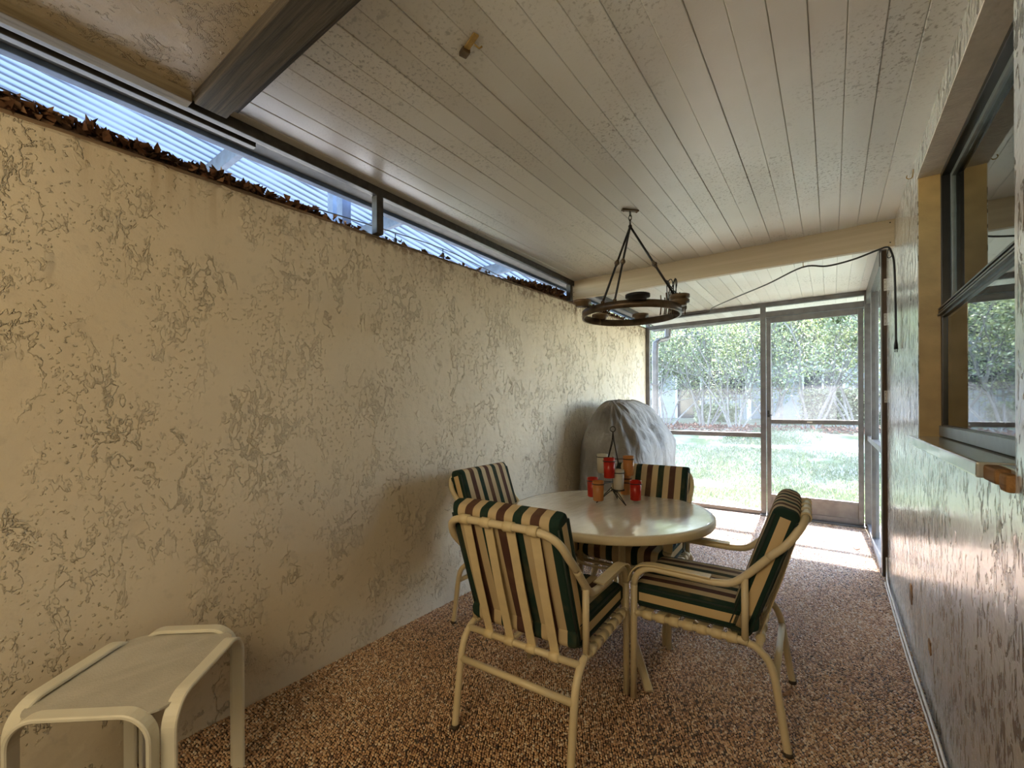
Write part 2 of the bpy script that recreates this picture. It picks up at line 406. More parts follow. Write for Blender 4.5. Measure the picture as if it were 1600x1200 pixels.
def link(name, me, parent=None, loc=None, rz=0.0, label=None, cat=None, group=None, kind=None):
    o = bpy.data.objects.new(name, me); C.objects.link(o)
    if parent is not None: o.parent = parent
    if loc is not None: o.location = loc
    if rz: o.rotation_euler = (0, 0, rz)
    if label: o['label'] = label
    if cat: o['category'] = cat
    if group: o['group'] = group
    if kind: o['kind'] = kind
    return o
def thing(name, label, cat, loc=(0, 0, 0), rz=0.0, group=None, kind=None):
    return link(name, None, None, loc, rz, label, cat, group, kind)
def copy_tree(o, parent=None):
    c = o.copy(); C.objects.link(c)
    if parent is not None: c.parent = parent
    for ch in list(o.children): copy_tree(ch, c)
    return c
def smooth(pts, sub=6, closed=False):
    P = [Vector(p) for p in pts]; out = []; n = len(P)
    for i in range(n if closed else n - 1):
        p1, p2 = P[i], P[(i + 1) % n]
        p0 = P[(i - 1) % n] if closed or i > 0 else p1 * 2 - p2
        p3 = P[(i + 2) % n] if closed or i < n - 2 else p2 * 2 - p1
        for k in range(sub):
            t = k / sub
            out.append(0.5 * ((2 * p1) + (p2 - p0) * t + (2 * p0 - 5 * p1 + 4 * p2 - p3) * t * t + (3 * p1 - p0 - 3 * p2 + p3) * t ** 3))
    if not closed: out.append(P[-1])
    return out
def arc(c, u, v, r, a0, a1, n=8):
    c, u, v = Vector(c), Vector(u), Vector(v)
    return [c + u * (r * math.cos(R(a0 + (a1 - a0) * k / n))) + v * (r * math.sin(R(a0 + (a1 - a0) * k / n))) for k in range(n + 1)]
def np_mesh(name, verts, faces, mat, tint=None, smooth_=False):
    """verts (N,3), faces (M,k) all with k corners; tint per face"""
    me = bpy.data.meshes.new(name); M_, k = faces.shape
    me.vertices.add(len(verts)); me.vertices.foreach_set('co', verts.astype(np.float32).ravel())
    me.loops.add(M_ * k); me.loops.foreach_set('vertex_index', faces.astype(np.int32).ravel())
    me.polygons.add(M_); me.polygons.foreach_set('loop_start', np.arange(M_, dtype=np.int32) * k)
    if smooth_: me.polygons.foreach_set('use_smooth', np.ones(M_, dtype=bool))
    me.update(calc_edges=True)
    if tint is not None:
        a = me.attributes.new('tint', 'FLOAT', 'FACE'); a.data.foreach_set('value', tint.astype(np.float32))
    me.materials.append(mat); return me
def leaf_mesh(name, P, D, N, L, W, mat, tint, fold=0.25):
    """P base point, D direction, N rough normal (n,3); L, W sizes: folded leaf of two quads each"""
    n = len(P); D = D / np.linalg.norm(D, axis=1, keepdims=True); S = np.cross(D, N); S /= np.maximum(1e-6, np.linalg.norm(S, axis=1, keepdims=True)); N = np.cross(S, D)
    L = L[:, None]; W = W[:, None]
    up = N * (W * fold)
    v = np.stack([P, P + D * L * 0.45 + S * W * 0.5 + up, P + D * L, P + D * L * 0.45 - S * W * 0.5 + up], 1).reshape(-1, 3)
    b = np.arange(n)[:, None] * 4
    f = np.concatenate([b + np.array([[0, 1, 2]]), b + np.array([[0, 2, 3]])], 1).reshape(-1, 3)
    return np_mesh(name, v, f, mat, np.repeat(tint, 2))

XL, XR, ZC, YB, YS = -2.05, 0.338, 2.508, 3.76, 5.93

# ------------------------------------------------------------------ floor
fl = MB().box((-2.2, -2.2, -0.10), (0.50, 5.98, 0.0)).obj('floor', M_bed, kind='structure')
fl['label'] = 'pebble aggregate floor of the porch'
def pebbles(name, x0, x1, y0, y1, sp):
    nx = int((x1 - x0) / sp); ny = int((y1 - y0) / (sp * 0.866))
    X, Y = np.meshgrid(np.arange(nx), np.arange(ny))
    X = x0 + (X + 0.5 * (Y % 2)) * sp; Y = y0 + Y * sp * 0.866
    n = X.size; X = X.ravel() + rng.uniform(-.22, .22, n) * sp; Y = Y.ravel() + rng.uniform(-.22, .22, n) * sp
    X = np.clip(X, x0 + .004, x1 - .004)
    a = rng.uniform(0, PI, n); rx = sp * rng.uniform(.36, .60, n); ry = rx * rng.uniform(.6, .95, n); h = sp * rng.uniform(.34, .62, n)
    th = np.arange(6) * PI / 3
    def ring(k, z):
        jx = rx[:, None] * k * np.cos(th) * rng.uniform(.88, 1.12, (n, 6)); jy = ry[:, None] * k * np.sin(th) * rng.uniform(.88, 1.12, (n, 6))
        return np.stack([X[:, None] + jx * np.cos(a)[:, None] - jy * np.sin(a)[:, None], Y[:, None] + jx * np.sin(a)[:, None] + jy * np.cos(a)[:, None], np.broadcast_to(z[:, None], (n, 6))], 2)
    top = np.stack([X, Y, h], 1)[:, None, :]
    v = np.concatenate([ring(1.0, h * 0 - .001), ring(.80, h * .72), top], 1).reshape(-1, 3)
    k = np.arange(6); l = (k + 1) % 6
    tri = np.concatenate([np.stack([k, l, l + 6], 1), np.stack([k, l + 6, k + 6], 1), np.stack([k + 6, l + 6, np.full(6, 12)], 1)])
    f = (np.arange(n)[:, None, None] * 13 + tri[None]).reshape(-1, 3)
    t = np.clip(rng.beta(1.7, 1.9, n) + 0.10 * np.sin(X * 5 + 1) * np.sin(Y * 4.3), 0, .97)
    paint = np.exp(-(((X + .945) / .05) ** 2 + ((Y - 1.72) / .03) ** 2)); t = np.where(rng.random(n) < paint * .8, 1.0, t)
    patch = ((X - .16) / .17) ** 2 + ((Y - 5.05) / .22) ** 2 < 1; t = np.where(patch, t * .55, t)
    me = np_mesh(name, v, f, M_pebble, np.repeat(t, 18), True)
    return link(name, me, fl, kind='stuff')
pebbles('pebbles', XL, XR, 0.45, 3.4, 0.0112)
pebbles('pebbles', XL, XR, 3.4, 5.90, 0.0135)

# ------------------------------------------------------------------ walls
def wz(y): return 2.217 + 0.0263 * y
b = MB(); ys = np.linspace(-2.2, 5.98, 60); nseg = len(ys)
v = []
for y in ys:
    j = mnoise.noise(Vector((y * 7, 1.3, 0))) * 0.006
    v += [(XL, y, 0), (XL, y, wz(y) - 0.02 + j), (XL - 0.012, y, wz(y) + j), (-2.2, y, wz(y) + j), (-2.2, y, -.1)]
f = [(i * 5 + k, i * 5 + k + 1, i * 5 + k + 6, i * 5 + k + 5) for i in range(nseg - 1) for k in range(4)]
f += [(0, 1, 2, 3, 4), tuple((nseg - 1) * 5 + k for k in (4, 3, 2, 1, 0))]
wl_ = b.add(v, f).obj('wall_left', M_wall, kind='structure'); wl_['label'] = 'long yellow stucco wall on the left'
M_cap = wood('stained_wall_cap', (0.03, 0.018, 0.010), (0.30, 0.20, 0.12), 'Y', 0.85, 26, 0.006)
cp = MB(); v = []
for y in np.linspace(-2.2, 5.98, 150):
    j = mnoise.noise(Vector((y * 23, 5.1, 0))) * 0.007; z = wz(y)
    v += [(XL - .006 + j, y, z - .010), (XL - .010 + j, y, z + .006), (-2.19, y, z + .006), (-2.19, y, z - .010)]
cp.add(v, [(i * 4 + k, i * 4 + k + 1, i * 4 + k + 5, i * 4 + k + 4) for i in range(149) for k in range(3)]).obj('wall_cap', M_cap, wl_)

WY0, WY1, WZ0, WZ1, WD = 1.477, 2.84, 1.150, 2.387, 0.105
b = MB()
b.box((XR, -2.2, 0), (0.52, WY0, 2.60)).box((XR, WY1, 0), (0.52, 4.33, 2.60)).box((XR, WY0, 0), (0.52, WY1, WZ0 - .03)).box((XR, WY0, WZ1), (0.52, WY1, 2.60))
wr = b.obj('wall_right', M_rwall, kind='structure'); wr['label'] = 'white stucco wall with drip pits on the right'
# reveal linings
MB().box((XR + .003, WY1 - .004, WZ0 - .03), (0.50, WY1 + .002, WZ1)).obj('jamb', M_jamb, wr)
MB().box((XR + .003, WY0 - .002, WZ0 - .03), (0.50, WY0 + .004, WZ1)).obj('jamb', M_jamb, wr)
MB().box((XR - .002, WY0, WZ1 - .006), (0.50, WY1, WZ1 + .002)).obj('lintel', M_lintel, wr)
def rag(cx, cy, cz, w_, h_, seed, x=XR):
    rr = random.Random(seed); n = 14; v = []
    for k in range(n):
        a = 2 * PI * k / n; q = rr.uniform(.7, 1.1)
        v.append((0, w_ * math.copysign(abs(math.cos(a)) ** .6, math.cos(a)) * q, h_ * math.copysign(abs(math.sin(a)) ** .6, math.sin(a)) * q))
    V = [(x - .003, cy + p[1], cz + p[2]) for p in v] + [(x + .01, cy + p[1] * 1.1, cz + p[2] * 1.1) for p in v]
    return MB().add(V, [tuple(range(n))] + [(k, (k + 1) % n, n + (k + 1) % n, n + k) for k in range(n)])
rag(0, 3.10, 0.305, 0.045, 0.050, 3).obj('bare_patch', M_rawwood, wr, label='upper bare brown patch in the white stucco')
rag(0, 2.56, 0.262, 0.032, 0.030, 5).obj('bare_patch', M_rawwood, wr, label='lower bare brown patch in the white stucco')
MB().box((-2.2, -2.3, -.1), (0.52, -2.2, 2.6)).obj('wall_back', M_wall, kind='structure', label='yellow stucco wall behind the viewer')

# ------------------------------------------------------------------ ceiling: planks one by one
ce = MB().box((-2.22, -2.3, ZC + .022), (2.6, 6.80, ZC + .14)).obj('ceiling', M_dark, kind='structure'); ce['label'] = 'white plank ceiling of the porch'
def plank_mesh(y0, y1):
    b = MB(); hw = 0.0494; t = .020; c = .0022
    prof = [(-hw, t), (-hw, c), (-hw + c, 0), (hw - c, 0), (hw, c), (hw, t)]
    v = [(x, y, z) for y in (y0, y1) for x, z in prof]
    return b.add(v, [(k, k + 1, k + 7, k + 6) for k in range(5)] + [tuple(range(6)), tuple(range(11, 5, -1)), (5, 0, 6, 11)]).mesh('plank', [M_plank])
pm_in, pm_out = plank_mesh(0.70, YB + .03), plank_mesh(YB + .03, 6.78)
for k in range(26):
    x = 0.296 - .1 * k + (0.0)
    for me in (pm_in, pm_out):
        if x < -2.19: continue
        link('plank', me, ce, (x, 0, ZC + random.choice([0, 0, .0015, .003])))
MB().box((-2.24, -2.2, ZC - .012), (0.34, 0.66, ZC + .02)).obj('stucco_panel', M_stucco_ceil, ce)

# dark wood beam across the near ceiling
t1 = MB().box((-1.945, 0.625, ZC - .055), (0.338, 0.735, ZC + .01), 0, .004).obj('trim_1', M_darkwood, kind='structure', label='dark weathered timber beam across the ceiling near the viewer')
MB().box((-1.94, 0.735, ZC - .014), (0.338, 0.775, ZC + .006), 0, .003).obj('edge_strip', M_darkwood, t1)
# tan beam in front of the screen end
t2 = MB().box((-2.03, YB, 2.333), (XR, YB + .045, ZC + .004), 0, .003).obj('trim_2', M_beam, kind='structure', label='tan painted beam across the ceiling before the screens')
for q in [(-2.005, 2.49), (-2.005, 2.455), (-2.005, 2.40), (-2.005, 2.36), (.315, 2.49), (.315, 2.36)]:
    MB().ball((q[0], YB - .001, q[1]), .004, 8).obj('nail', M_iron, t2)
M_edge = wood('weathered_edge_board', (0.10, 0.075, 0.04), (0.22, 0.175, 0.11), 'Y', 0.8, 30, 0.003)
M_soffit = plain('grey_soffit', (0.17, 0.155, 0.14), 0.7)
# bronze header above the left wall, its posts
t3 = MB().box((-2.035, -2.2, ZC - .046), (-2.0, 5.9, ZC), 0, .004).obj('trim_3', M_header, kind='structure', label='dark bronze header along the gap above the left wall')
MB().box((-2.18, -2.2, ZC - .014), (-2.04, 5.9, ZC - .002), 0, .002).obj('soffit', M_soffit, t3)
MB().box((-2.215, -2.2, ZC - .036), (-2.175, 5.9, ZC + .0), 0, .003).obj('channel', M_bluewood, t3)
MB().box((-2.10, -2.2, ZC - .045), (-2.07, 0.9, ZC - .012), 0, .003).obj('inner_channel', M_header, t3)
MB().box((-2.003, -2.2, ZC - .052), (-1.946, .62, ZC - .006), 0, .004).obj('edge_board', M_edge, t3)
for y in (1.515, 3.715):
    MB().box((-2.05, y - .022, wz(y)), (-2.005, y + .022, ZC - .04), 0, .003).obj('post', M_header, t3)
# brown jamb board closing the right wall
t4 = MB().box((0.312, 4.30, 0.0), (0.362, 4.37, 2.46), 0, .003).obj('trim_4', M_board_brown, kind='structure', label='brown jamb board with hinge leaves at the end of the right wall')
MB().box((0.306, 4.296, 0.01), (0.312, 4.37, 2.46)).obj('metal_edge', M_alu, t4)
for z in (2.20, 1.94, 1.36):
    h = MB().box((0.322, 4.294, z - .045), (0.352, 4.301, z + .045), 0, .002)
    ho = h.obj('hinge', M_hinge, t4)
    for dx in (.329, .345):
        for dz in (-.028, .005, .032): MB().ball((dx, 4.293, z + dz), .0028, 6).obj('screw', M_iron, ho)

# ------------------------------------------------------------------ window in the right wall
wn1 = thing('window_1', 'black framed sash window in the right wall', 'window', (0, 0, 0), kind='structure')
FX = XR + .078
def frame4(mb, x0, x1, y0, y1, z0, z1, wdt, ch=.003):
    mb.box((x0, y0, z0), (x1, y0 + wdt, z1), 0, ch).box((x0, y1 - wdt, z0), (x1, y1, z1), 0, ch)
    mb.box((x0, y0 + wdt, z0), (x1, y1 - wdt, z0 + wdt), 0, ch).box((x0, y0 + wdt, z1 - wdt), (x1, y1 - wdt, z1), 0, ch); return mb
frame4(MB(), FX, FX + .075, WY0 + .004, WY1 - .004, WZ0 + .002, WZ1 - .006, .020).obj('frame', M_blackframe, wn1)
lo = frame4(MB(), FX - .004, FX + .022, WY0 + .024, WY1 - .024, WZ0 + .022, 1.735, .034).obj('lower_sash', M_blackframe, wn1)
MB().box((FX + .006, WY0 + .05, WZ0 + .05), (FX + .010, WY1 - .05, 1.71)).obj('pane', M_glass, lo)
MB().box((FX - .010, WY0 + .03, WZ0 + .004), (FX + .004, WY1 - .02, WZ0 + .052), 0, .003).obj('sash_rail', M_greyframe, lo)
for dz in (.0, .014, .028): MB().box((FX - .012 - .003 * (dz == 0), WY0 + .03, 1.712 + dz), (FX - .002, WY1 - .022, 1.720 + dz), 0, .002).obj('rail_bead', M_blackframe, lo)
up = frame4(MB(), FX + .03, FX + .052, WY0 + .024, WY1 - .024, 1.725, WZ1 - .02, .026).obj('upper_sash', M_greyframe, wn1)
MB().box((FX + .038, WY0 + .04, 1.74), (FX + .042, WY1 - .04, WZ1 - .04)).obj('pane', M_glass, up)
MB().box((FX + .20, WY0 - .05, WZ0 - .1), (FX + .205, WY1 + .1, WZ1 + .05)).obj('blind', M_blind, wn1)
b = MB().box((0.52, 4.23, 0), (2.6, 4.33, 2.6)).box((0.52, -2.3, 0), (2.6, -2.2, 2.6)).box((2.5, -2.2, 0), (2.6, 4.23, 2.6)).box((0.52, -2.2, -.1), (2.6, 4.33, 0))
b.obj('wall_house', M_blind, kind='structure', label='plain walls of the house room behind the window')
# sill: one glazed tile run with a broken raw end
sl = MB().box((0.305, WY0 + .16, WZ0 - .042), (FX + .01, WY1 + .06, WZ0), 0, .006)
so = sl.obj('trim_5', M_sill, kind='structure', label='glossy grey tile sill under the window')
MB().box((0.345, WY0 - .01, WZ0 - .036), (FX + .01, WY0 + .17, WZ0 - .003), 0, .004).obj('sill_tile', M_sill, so)
bk = MB().box((0.318, WY0 + .06, WZ0 - .045), (0.352, WY0 + .165, WZ0 - .006), 0, .007).box((0.322, WY0 - .0, WZ0 - .055), (0.348, WY0 + .055, WZ0 - .012), 0, .010)
bk.obj('broken_end', M_rawwood, so)

# ------------------------------------------------------------------ screen end wall
XP = -0.648; SY = YS
s2 = thing('window_2', 'fixed grey aluminium insect screen beside the screen door', 'screen', (0, 0, 0), kind='structure')
def bar(name, a, c, par, m=M_alu, ch=.004): return MB().box(a, c, 0, ch).obj(name, m, par)
bar('post', (-2.05, SY - .02, 0), (-2.00, SY + .03, 2.46), s2, M_alu_dk)
bar('post', (XP - .028, SY - .02, 0), (XP + .028, SY + .03, 2.46), s2)
bar('top_rail', (-2.05, SY - .025, 2.458), (XR + .01, SY + .035, ZC - .002), s2, M_alu_dk)
bar('header', (-2.05, SY - .022, 2.335), (XP - .028, SY + .03, 2.385), s2, M_alu_dk)
bar('header', (XP + .028, SY - .022, 2.335), (0.285, SY + .03, 2.400), s2)
bar('mid_rail', (-2.0, SY - .018, 0.918), (XP - .028, SY + .028, 0.972), s2, M_alu_dk)
bar('bottom_rail', (-2.0, SY - .02, 0.0), (XP - .028, SY + .03, 0.055), s2)
bar('corner_post', (0.285, SY - .025, 0), (XR + .03, SY + .035, 2.46), s2)
for a, c in (((-2.0, .055), (XP - .028, .918)), ((-2.0, .972), (XP - .028, 2.335)), ((-2.0, 2.385), (.285, 2.458))):
    MB().box((a[0], SY + .003, a[1]), (c[0], SY + .0045, c[1])).obj('screen_mesh', M_screen, s2)
d1 = thing('door_1', 'grey aluminium screen door with a kick plate', 'door', (0, 0, 0), kind='structure')
D0, D1, DT = XP + .034, 0.278, 2.330
bar('stile', (D0, SY - .012, .02), (D0 + .046, SY + .018, DT), d1); bar('stile', (D1 - .046, SY - .012, .02), (D1, SY + .018, DT), d1)
bar('top_rail', (D0 + .046, SY - .012, DT - .065), (D1 - .046, SY + .018, DT), d1); bar('mid_rail', (D0 + .046, SY - .012, 1.085), (D1 - .046, SY + .018, 1.135), d1)
bar('kick_plate', (D0 + .046, SY - .004, .075), (D1 - .046, SY + .008, .235), d1, M_alu_dk, .002); bar('kick_rail', (D0 + .046, SY - .012, .225), (D1 - .046, SY + .018, .26), d1)
bar('bottom_rail', (D0 + .046, SY - .012, .02), (D1 - .046, SY + .018, .08), d1)
for z0, z1 in ((.26, 1.085), (1.135, DT - .065)): MB().box((D0 + .046, SY + .002, z0), (D1 - .046, SY + .0035, z1)).obj('screen_mesh', M_screen, d1)
MB().add([(D0 + .05, SY + .006, 1.14), (.05, SY + .006, 1.14), (.04, SY + .006, 1.72), (-.06, SY + .006, 1.70), (D0 + .05, SY + .006, 1.17)], [(0, 1, 2, 3, 4)]).obj('haze_layer', M_haze, d1)  # added second layer, shaped to give the diagonal sun haze on the screen
lt = MB().box((D0 + .008, SY - .03, 1.16), (D0 + .036, SY - .012, 1.24), 0, .004).tube([(D0 + .022, SY - .03, 1.19), (D0 + .022, SY - .05, 1.19), (D0 + .06, SY - .052, 1.185)], .006, 8)
lt.obj('latch', M_blackframe, d1); MB().box((-.22, SY - .016, 1.10), (-.17, SY - .011, 1.116)).obj('tag', M_hinge, d1)
th = MB().box((XP - .03, SY - .08, 0.002), (0.30, SY + .06, 0.020), 0, .006).obj('trim_6', M_alu, kind='structure', label='aluminium threshold under the screen door')
s3 = thing('window_3', 'grey aluminium insect screen in the side beyond the right wall', 'screen', (0, 0, 0), kind='structure')
bar('top_rail', (0.300, 4.37, 2.36), (0.365, SY - .03, ZC - .002), s3); bar('mid_rail', (0.305, 4.37, .925), (0.36, SY - .03, .975), s3)
bar('sill_rail', (0.300, 4.37, .004), (0.385, SY - .03, .05), s3, M_alu); bar('post', (0.305, 5.30, .05), (0.36, 5.34, 2.36), s3)
for z0, z1 in ((.05, .925), (.975, 2.36)): MB().box((.333, 4.37, z0), (.3345, SY - .03, z1)).obj('screen_mesh', M_screen, s3)

# ------------------------------------------------------------------ chairs
def cushion_mesh(name, Wd, Ln, Tk, crown):
    prof = []; r = .020; hw, hz = Wd / 2, Tk / 2
    nxs = 27
    def section(k, zc):     # closed loop: top (x from -hw..hw), right side, bottom, left side
        out = []
        for i in range(nxs):
            x = -hw + r + (Wd - 2 * r) * i / (nxs - 1); out.append((x, hz + crown * (1 - (x / hw) ** 4)))
        for a in (70, 45, 20): out.append((hw - r + r * math.cos(R(a)), hz - r + r * math.sin(R(a))))
        for a in (-20, -45, -70): out.append((hw - r + r * math.cos(R(a)), -hz + r + r * math.sin(R(a))))
        for i in range(nxs):
            x = hw - r - (Wd - 2 * r) * i / (nxs - 1); out.append((x, -hz - crown * .4 * (1 - (x / hw) ** 4)))
        for a in (250, 225, 200): out.append((-hw + r + r * math.cos(R(a)), -hz + r + r * math.sin(R(a))))
        for a in (160, 135, 110): out.append((-hw + r + r * math.cos(R(a)), hz - r + r * math.sin(R(a))))
        return [(x, z * k) for x, z in out]
    st = []
    for j in range(7): a = j / 6 * PI / 2; st.append((-Ln / 2 + .035 * (1 - math.cos(a)), .35 + .65 * math.sin(a)))
    for j in range(1, 12): st.append((-Ln / 2 + .035 + (Ln - .07) * j / 12, 1 + .06 * math.sin(PI * j / 12)))
    for j in range(7): a = (1 - j / 6) * PI / 2; st.append((Ln / 2 - .035 * (1 - math.cos(a)), .35 + .65 * math.sin(a)))
    st = sorted(st)
    b = MB(); rings = [[(x, y, z) for x, z in section(k, 0)] for y, k in st]; m = len(rings[0]); v = [p for r_ in rings for p in r_]
    for i in range(len(st) - 1):
        for k in range(m):
            l = (k + 1) % m; xm = abs((rings[i][k][0] + rings[i][l][0]) / 2)
            b.f.append((i * m + k, i * m + l, (i + 1) * m + l, (i + 1) * m + k)); b.mi.append(1 if xm > hw - r * .62 and 5 < i < len(st) - 7 else 0); b.sm.append(True)
    b.v = v; b.nv = len(v)
    for o in (0, (len(st) - 1) * m): b.f.append(tuple(o + k for k in range(m))); b.mi.append(0); b.sm.append(False)
    return b.mesh(name, [M_stripe, M_boxing])
def piping_meshes(Wd, Ln, Tk):
    hw, hz, hl = Wd / 2 - .004, Tk / 2 - .004, Ln / 2 - .004
    return [MB().tube([(sx * hw, -hl + .03, sz * hz), (sx * hw, hl - .03, sz * hz)], .0042, 6).mesh('piping', [M_piping]) for sx in (-1, 1) for sz in (-1, 1)]

def make_chair(label):
    t = thing('patio_chair', label, 'chair', group='patio chairs around the round table')
    TR = .0145; HX = .255
    for sx in (-1, 1):
        X = sx * HX
        MB().tube([(X, .580, 0.004), (X, .578, .25), (X, .575, .505)], TR, 10).obj('leg', M_cream, t)
        ar = [(X, .575, .505)] + [(X, .575 - .085 + .085 * math.cos(R(a)), .505 + .085 * math.sin(R(a))) for a in range(15, 91, 15)] + [(X, .38, .588), (X, .25, .586)]
        arm = MB().tube(ar + [Vector(p) for p in smooth([(X, .25, .586), (X, .187, .597), (X, .131, .642), (X, .06, .72)], 5)[1:]], TR, 10).obj('armrest', M_cream, t)
        top = smooth([(X, .262, .605), (X, .40, .607), (X, .50, .607), (X, .555, .592), (X, .587, .555), (X, .594, .52)], 5)
        MB().strip(top, .046, .006, (1, 0, 0)).obj('arm_pad', M_strap, arm)
        MB().tube([(X, .545, .383), (X, .16, .383), (X, .13, .380)], TR, 10).tube([(X, .545, .383), (X, .574, .383)], TR * .95, 8).obj('seat_rail', M_cream, t)
        rl = smooth([(X, .13, .380), (X, .10, .368), (X, .065, .335), (X, .045, .285), (X, .030, .20), (X, .014, .09), (X, 0.0, .004)], 5)
        lg = MB().tube(rl, TR, 10).obj('leg', M_cream, t)
        MB().lathe([(.0001, 0), (TR + .002, 0), (TR + .002, .014), (TR, .016)], (X, 0, 0), 10).obj('foot_cap', M_rubber, lg)
        MB().tube([(X, .140, .383), (X, .140, .63)], TR * .9, 10).obj('arm_post', M_cream, t)
    side = [(HX, .06, .72), (HX * .995, .005, .775), (.240, -.030, .825), (.205, -.050, .857), (.14, -.057, .868), (0, -.058, .869)]
    bf = smooth(side + [(-p[0], p[1], p[2]) for p in side[-2::-1]], 6)
    MB().tube(bf, TR, 10).obj('back_frame', M_cream, t)
    MB().tube([(-HX, .095, .366), (HX, .095, .366)], .0135, 10).obj('crossbar', M_cream, t)
    MB().tube([(-HX, .040, .262), (HX, .040, .262)], .0135, 10).obj('stretcher', M_cream, t)
    MB().tube([(-HX, .560, .376), (HX, .560, .376)], .012, 10).obj('crossbar', M_cream, t)
    # seat straps wrap the rails
    for k in range(7):
        y = .185 + k * .055; b = MB()
        b.strip(smooth([(-HX + .005, y, .397), (-.15, y, .389), (0, y, .386), (.15, y, .389), (HX - .005, y, .397)], 3), .036, .004, (0, 1, 0))
        for sx in (-1, 1): b.lathe([(.0150, -.019), (.0195, -.018), (.0195, .018), (.0150, .019)], (sx * HX, y, .383), 12, M=Matrix.Rotation(R(90), 3, 'X'))
        b.obj('seat_strap', M_strap, t)
    for k in range(4):
        x = -.15 + k * .10; b = MB()
        b.strip([(x, -.046, .852), (x, .02, .62), (x, .095, .384), (x, .112, .372)], .038, .004, (1, 0, 0))
        b.lathe([(.0150, -.020), (.0195, -.019), (.0195, .019), (.0150, .020)], (x, -.057, .868), 12, M=Matrix.Rotation(R(90), 3, 'Y'))
        b.lathe([(.0140, -.020), (.0180, -.019), (.0180, .019), (.0140, .020)], (x, .095, .366), 12, M=Matrix.Rotation(R(90), 3, 'Y'))
        b.obj('back_strap', M_strap, t)
    return t
SEAT = (0.475, 0.50, 0.085); BACK = (0.475, 0.545, 0.085)
seat_me = cushion_mesh('seat_pad', *SEAT, .012); back_me = cushion_mesh('back_pad', *BACK, .010)
sp_me, bp_me = piping_meshes(*SEAT), piping_meshes(*BACK)
def make_cushion(label, lift=0.0, lean=0.0):
    t = thing('chair_cushion', label, 'cushion', group='striped cushions on the patio chairs')
    s = link('seat_pad', seat_me, t, (0, .345, .449))
    for me in sp_me: link('piping', me, s)
    ang = math.atan2(.168, .495) + lean          # leans back
    p = link('back_pad', back_me, t)
    L = BACK[1]
    # local y of the pad runs up the back, local z faces the sitter
    up = Vector((0, -math.sin(ang), math.cos(ang))); nr = Vector((0, math.cos(ang), math.sin(ang)))
    base = Vector((0, .105, .405 + lift)) + nr * (.068)
    c = base + up * (L / 2)
    Mx = Matrix((Vector((-1, 0, 0)), up, nr)).transposed()
    p.rotation_euler = Mx.to_euler(); p.location = c
    for me in bp_me: link('piping', me, p)
    return t
spots = [  # rear-feet midpoint, facing angle (deg), chair label, cushion label, lift
    ((-0.974, 1.291), 92.7, 'cream strap patio chair seen from behind, its slatted back in full view', 'striped cushion on the chair whose back is turned, tan stripes lit warm', -.022),
    ((-0.141, 2.150), 182.0, 'cream strap patio chair seen side-on, by the white stucco wall', 'striped cushion on the side-on chair by the white wall', -.040),
    ((-1.832, 2.150), 1.0, 'cream strap patio chair backed against the yellow wall', 'striped cushion leaning by the yellow wall, bluish light stripes', -.036),
    ((-0.975, 2.930), -88.0, 'cream strap patio chair behind the table, before the covered grill', 'striped cushion behind the candle rack, before the covered grill', -.050),
]
ch0 = None
for (x, y), a, lb, cl, lift in spots:
    if ch0 is None: o = ch0 = make_chair(lb)
    else: o = copy_tree(ch0)
    o['label'] = lb; o.location = (x, y, .006); o.rotation_euler = (0, 0, R(a - 90))
    cu = make_cushion(cl, lift); cu.location = (x, y, .006); cu.rotation_euler = (0, 0, R(a - 90))

# ------------------------------------------------------------------ round table
TC = (-1.04, 2.355); TZ = .710; TRD = .564
tb = thing('round_table', 'round cream patio table with a glossy mottled top', 'table', (TC[0], TC[1], 0))
MB().lathe([(.0001, TZ), (TRD - .03, TZ), (TRD - .012, TZ - .001), (TRD - .012, TZ - .014), (.0001, TZ - .014)], (0, 0, 0), 96).obj('tabletop', M_table, tb)
MB().lathe([(TRD - .014, TZ - .001), (TRD - .006, TZ - .003), (TRD, TZ - .010), (TRD, TZ - .034), (TRD - .004, TZ - .040), (TRD - .02, TZ - .040), (TRD - .02, TZ - .012)], (0, 0, 0), 96).obj('rim', M_cream, tb)
MB().lathe([(.19, TZ - .045), (.235, TZ - .045), (.235, TZ - .012), (.19, TZ - .012), (.19, TZ - .045)], (0, 0, 0), 40).obj('apron', M_cream, tb)
for k in range(4):
    a = R(-47 + 90 * k); ca, sa = math.cos(a), math.sin(a)
    pth = smooth([(.212 * ca, .212 * sa, TZ - .02), (.212 * ca, .212 * sa, .45), (.225 * ca, .225 * sa, .33), (.29 * ca, .29 * sa, .215), (.42 * ca, .42 * sa, .105), (.525 * ca, .525 * sa, .020), (.545 * ca, .545 * sa, .006)], 5)
    MB().strip(pth, .036, .024, (-sa, ca, 0)).obj('leg', M_cream, tb)
MB().tube([(.212 * math.cos(R(43 + i * 90 / 6)), .212 * math.sin(R(43 + i * 90 / 6)), .44) for i in range(24)], .008, 8, True).obj('brace_ring', M_cream, tb)

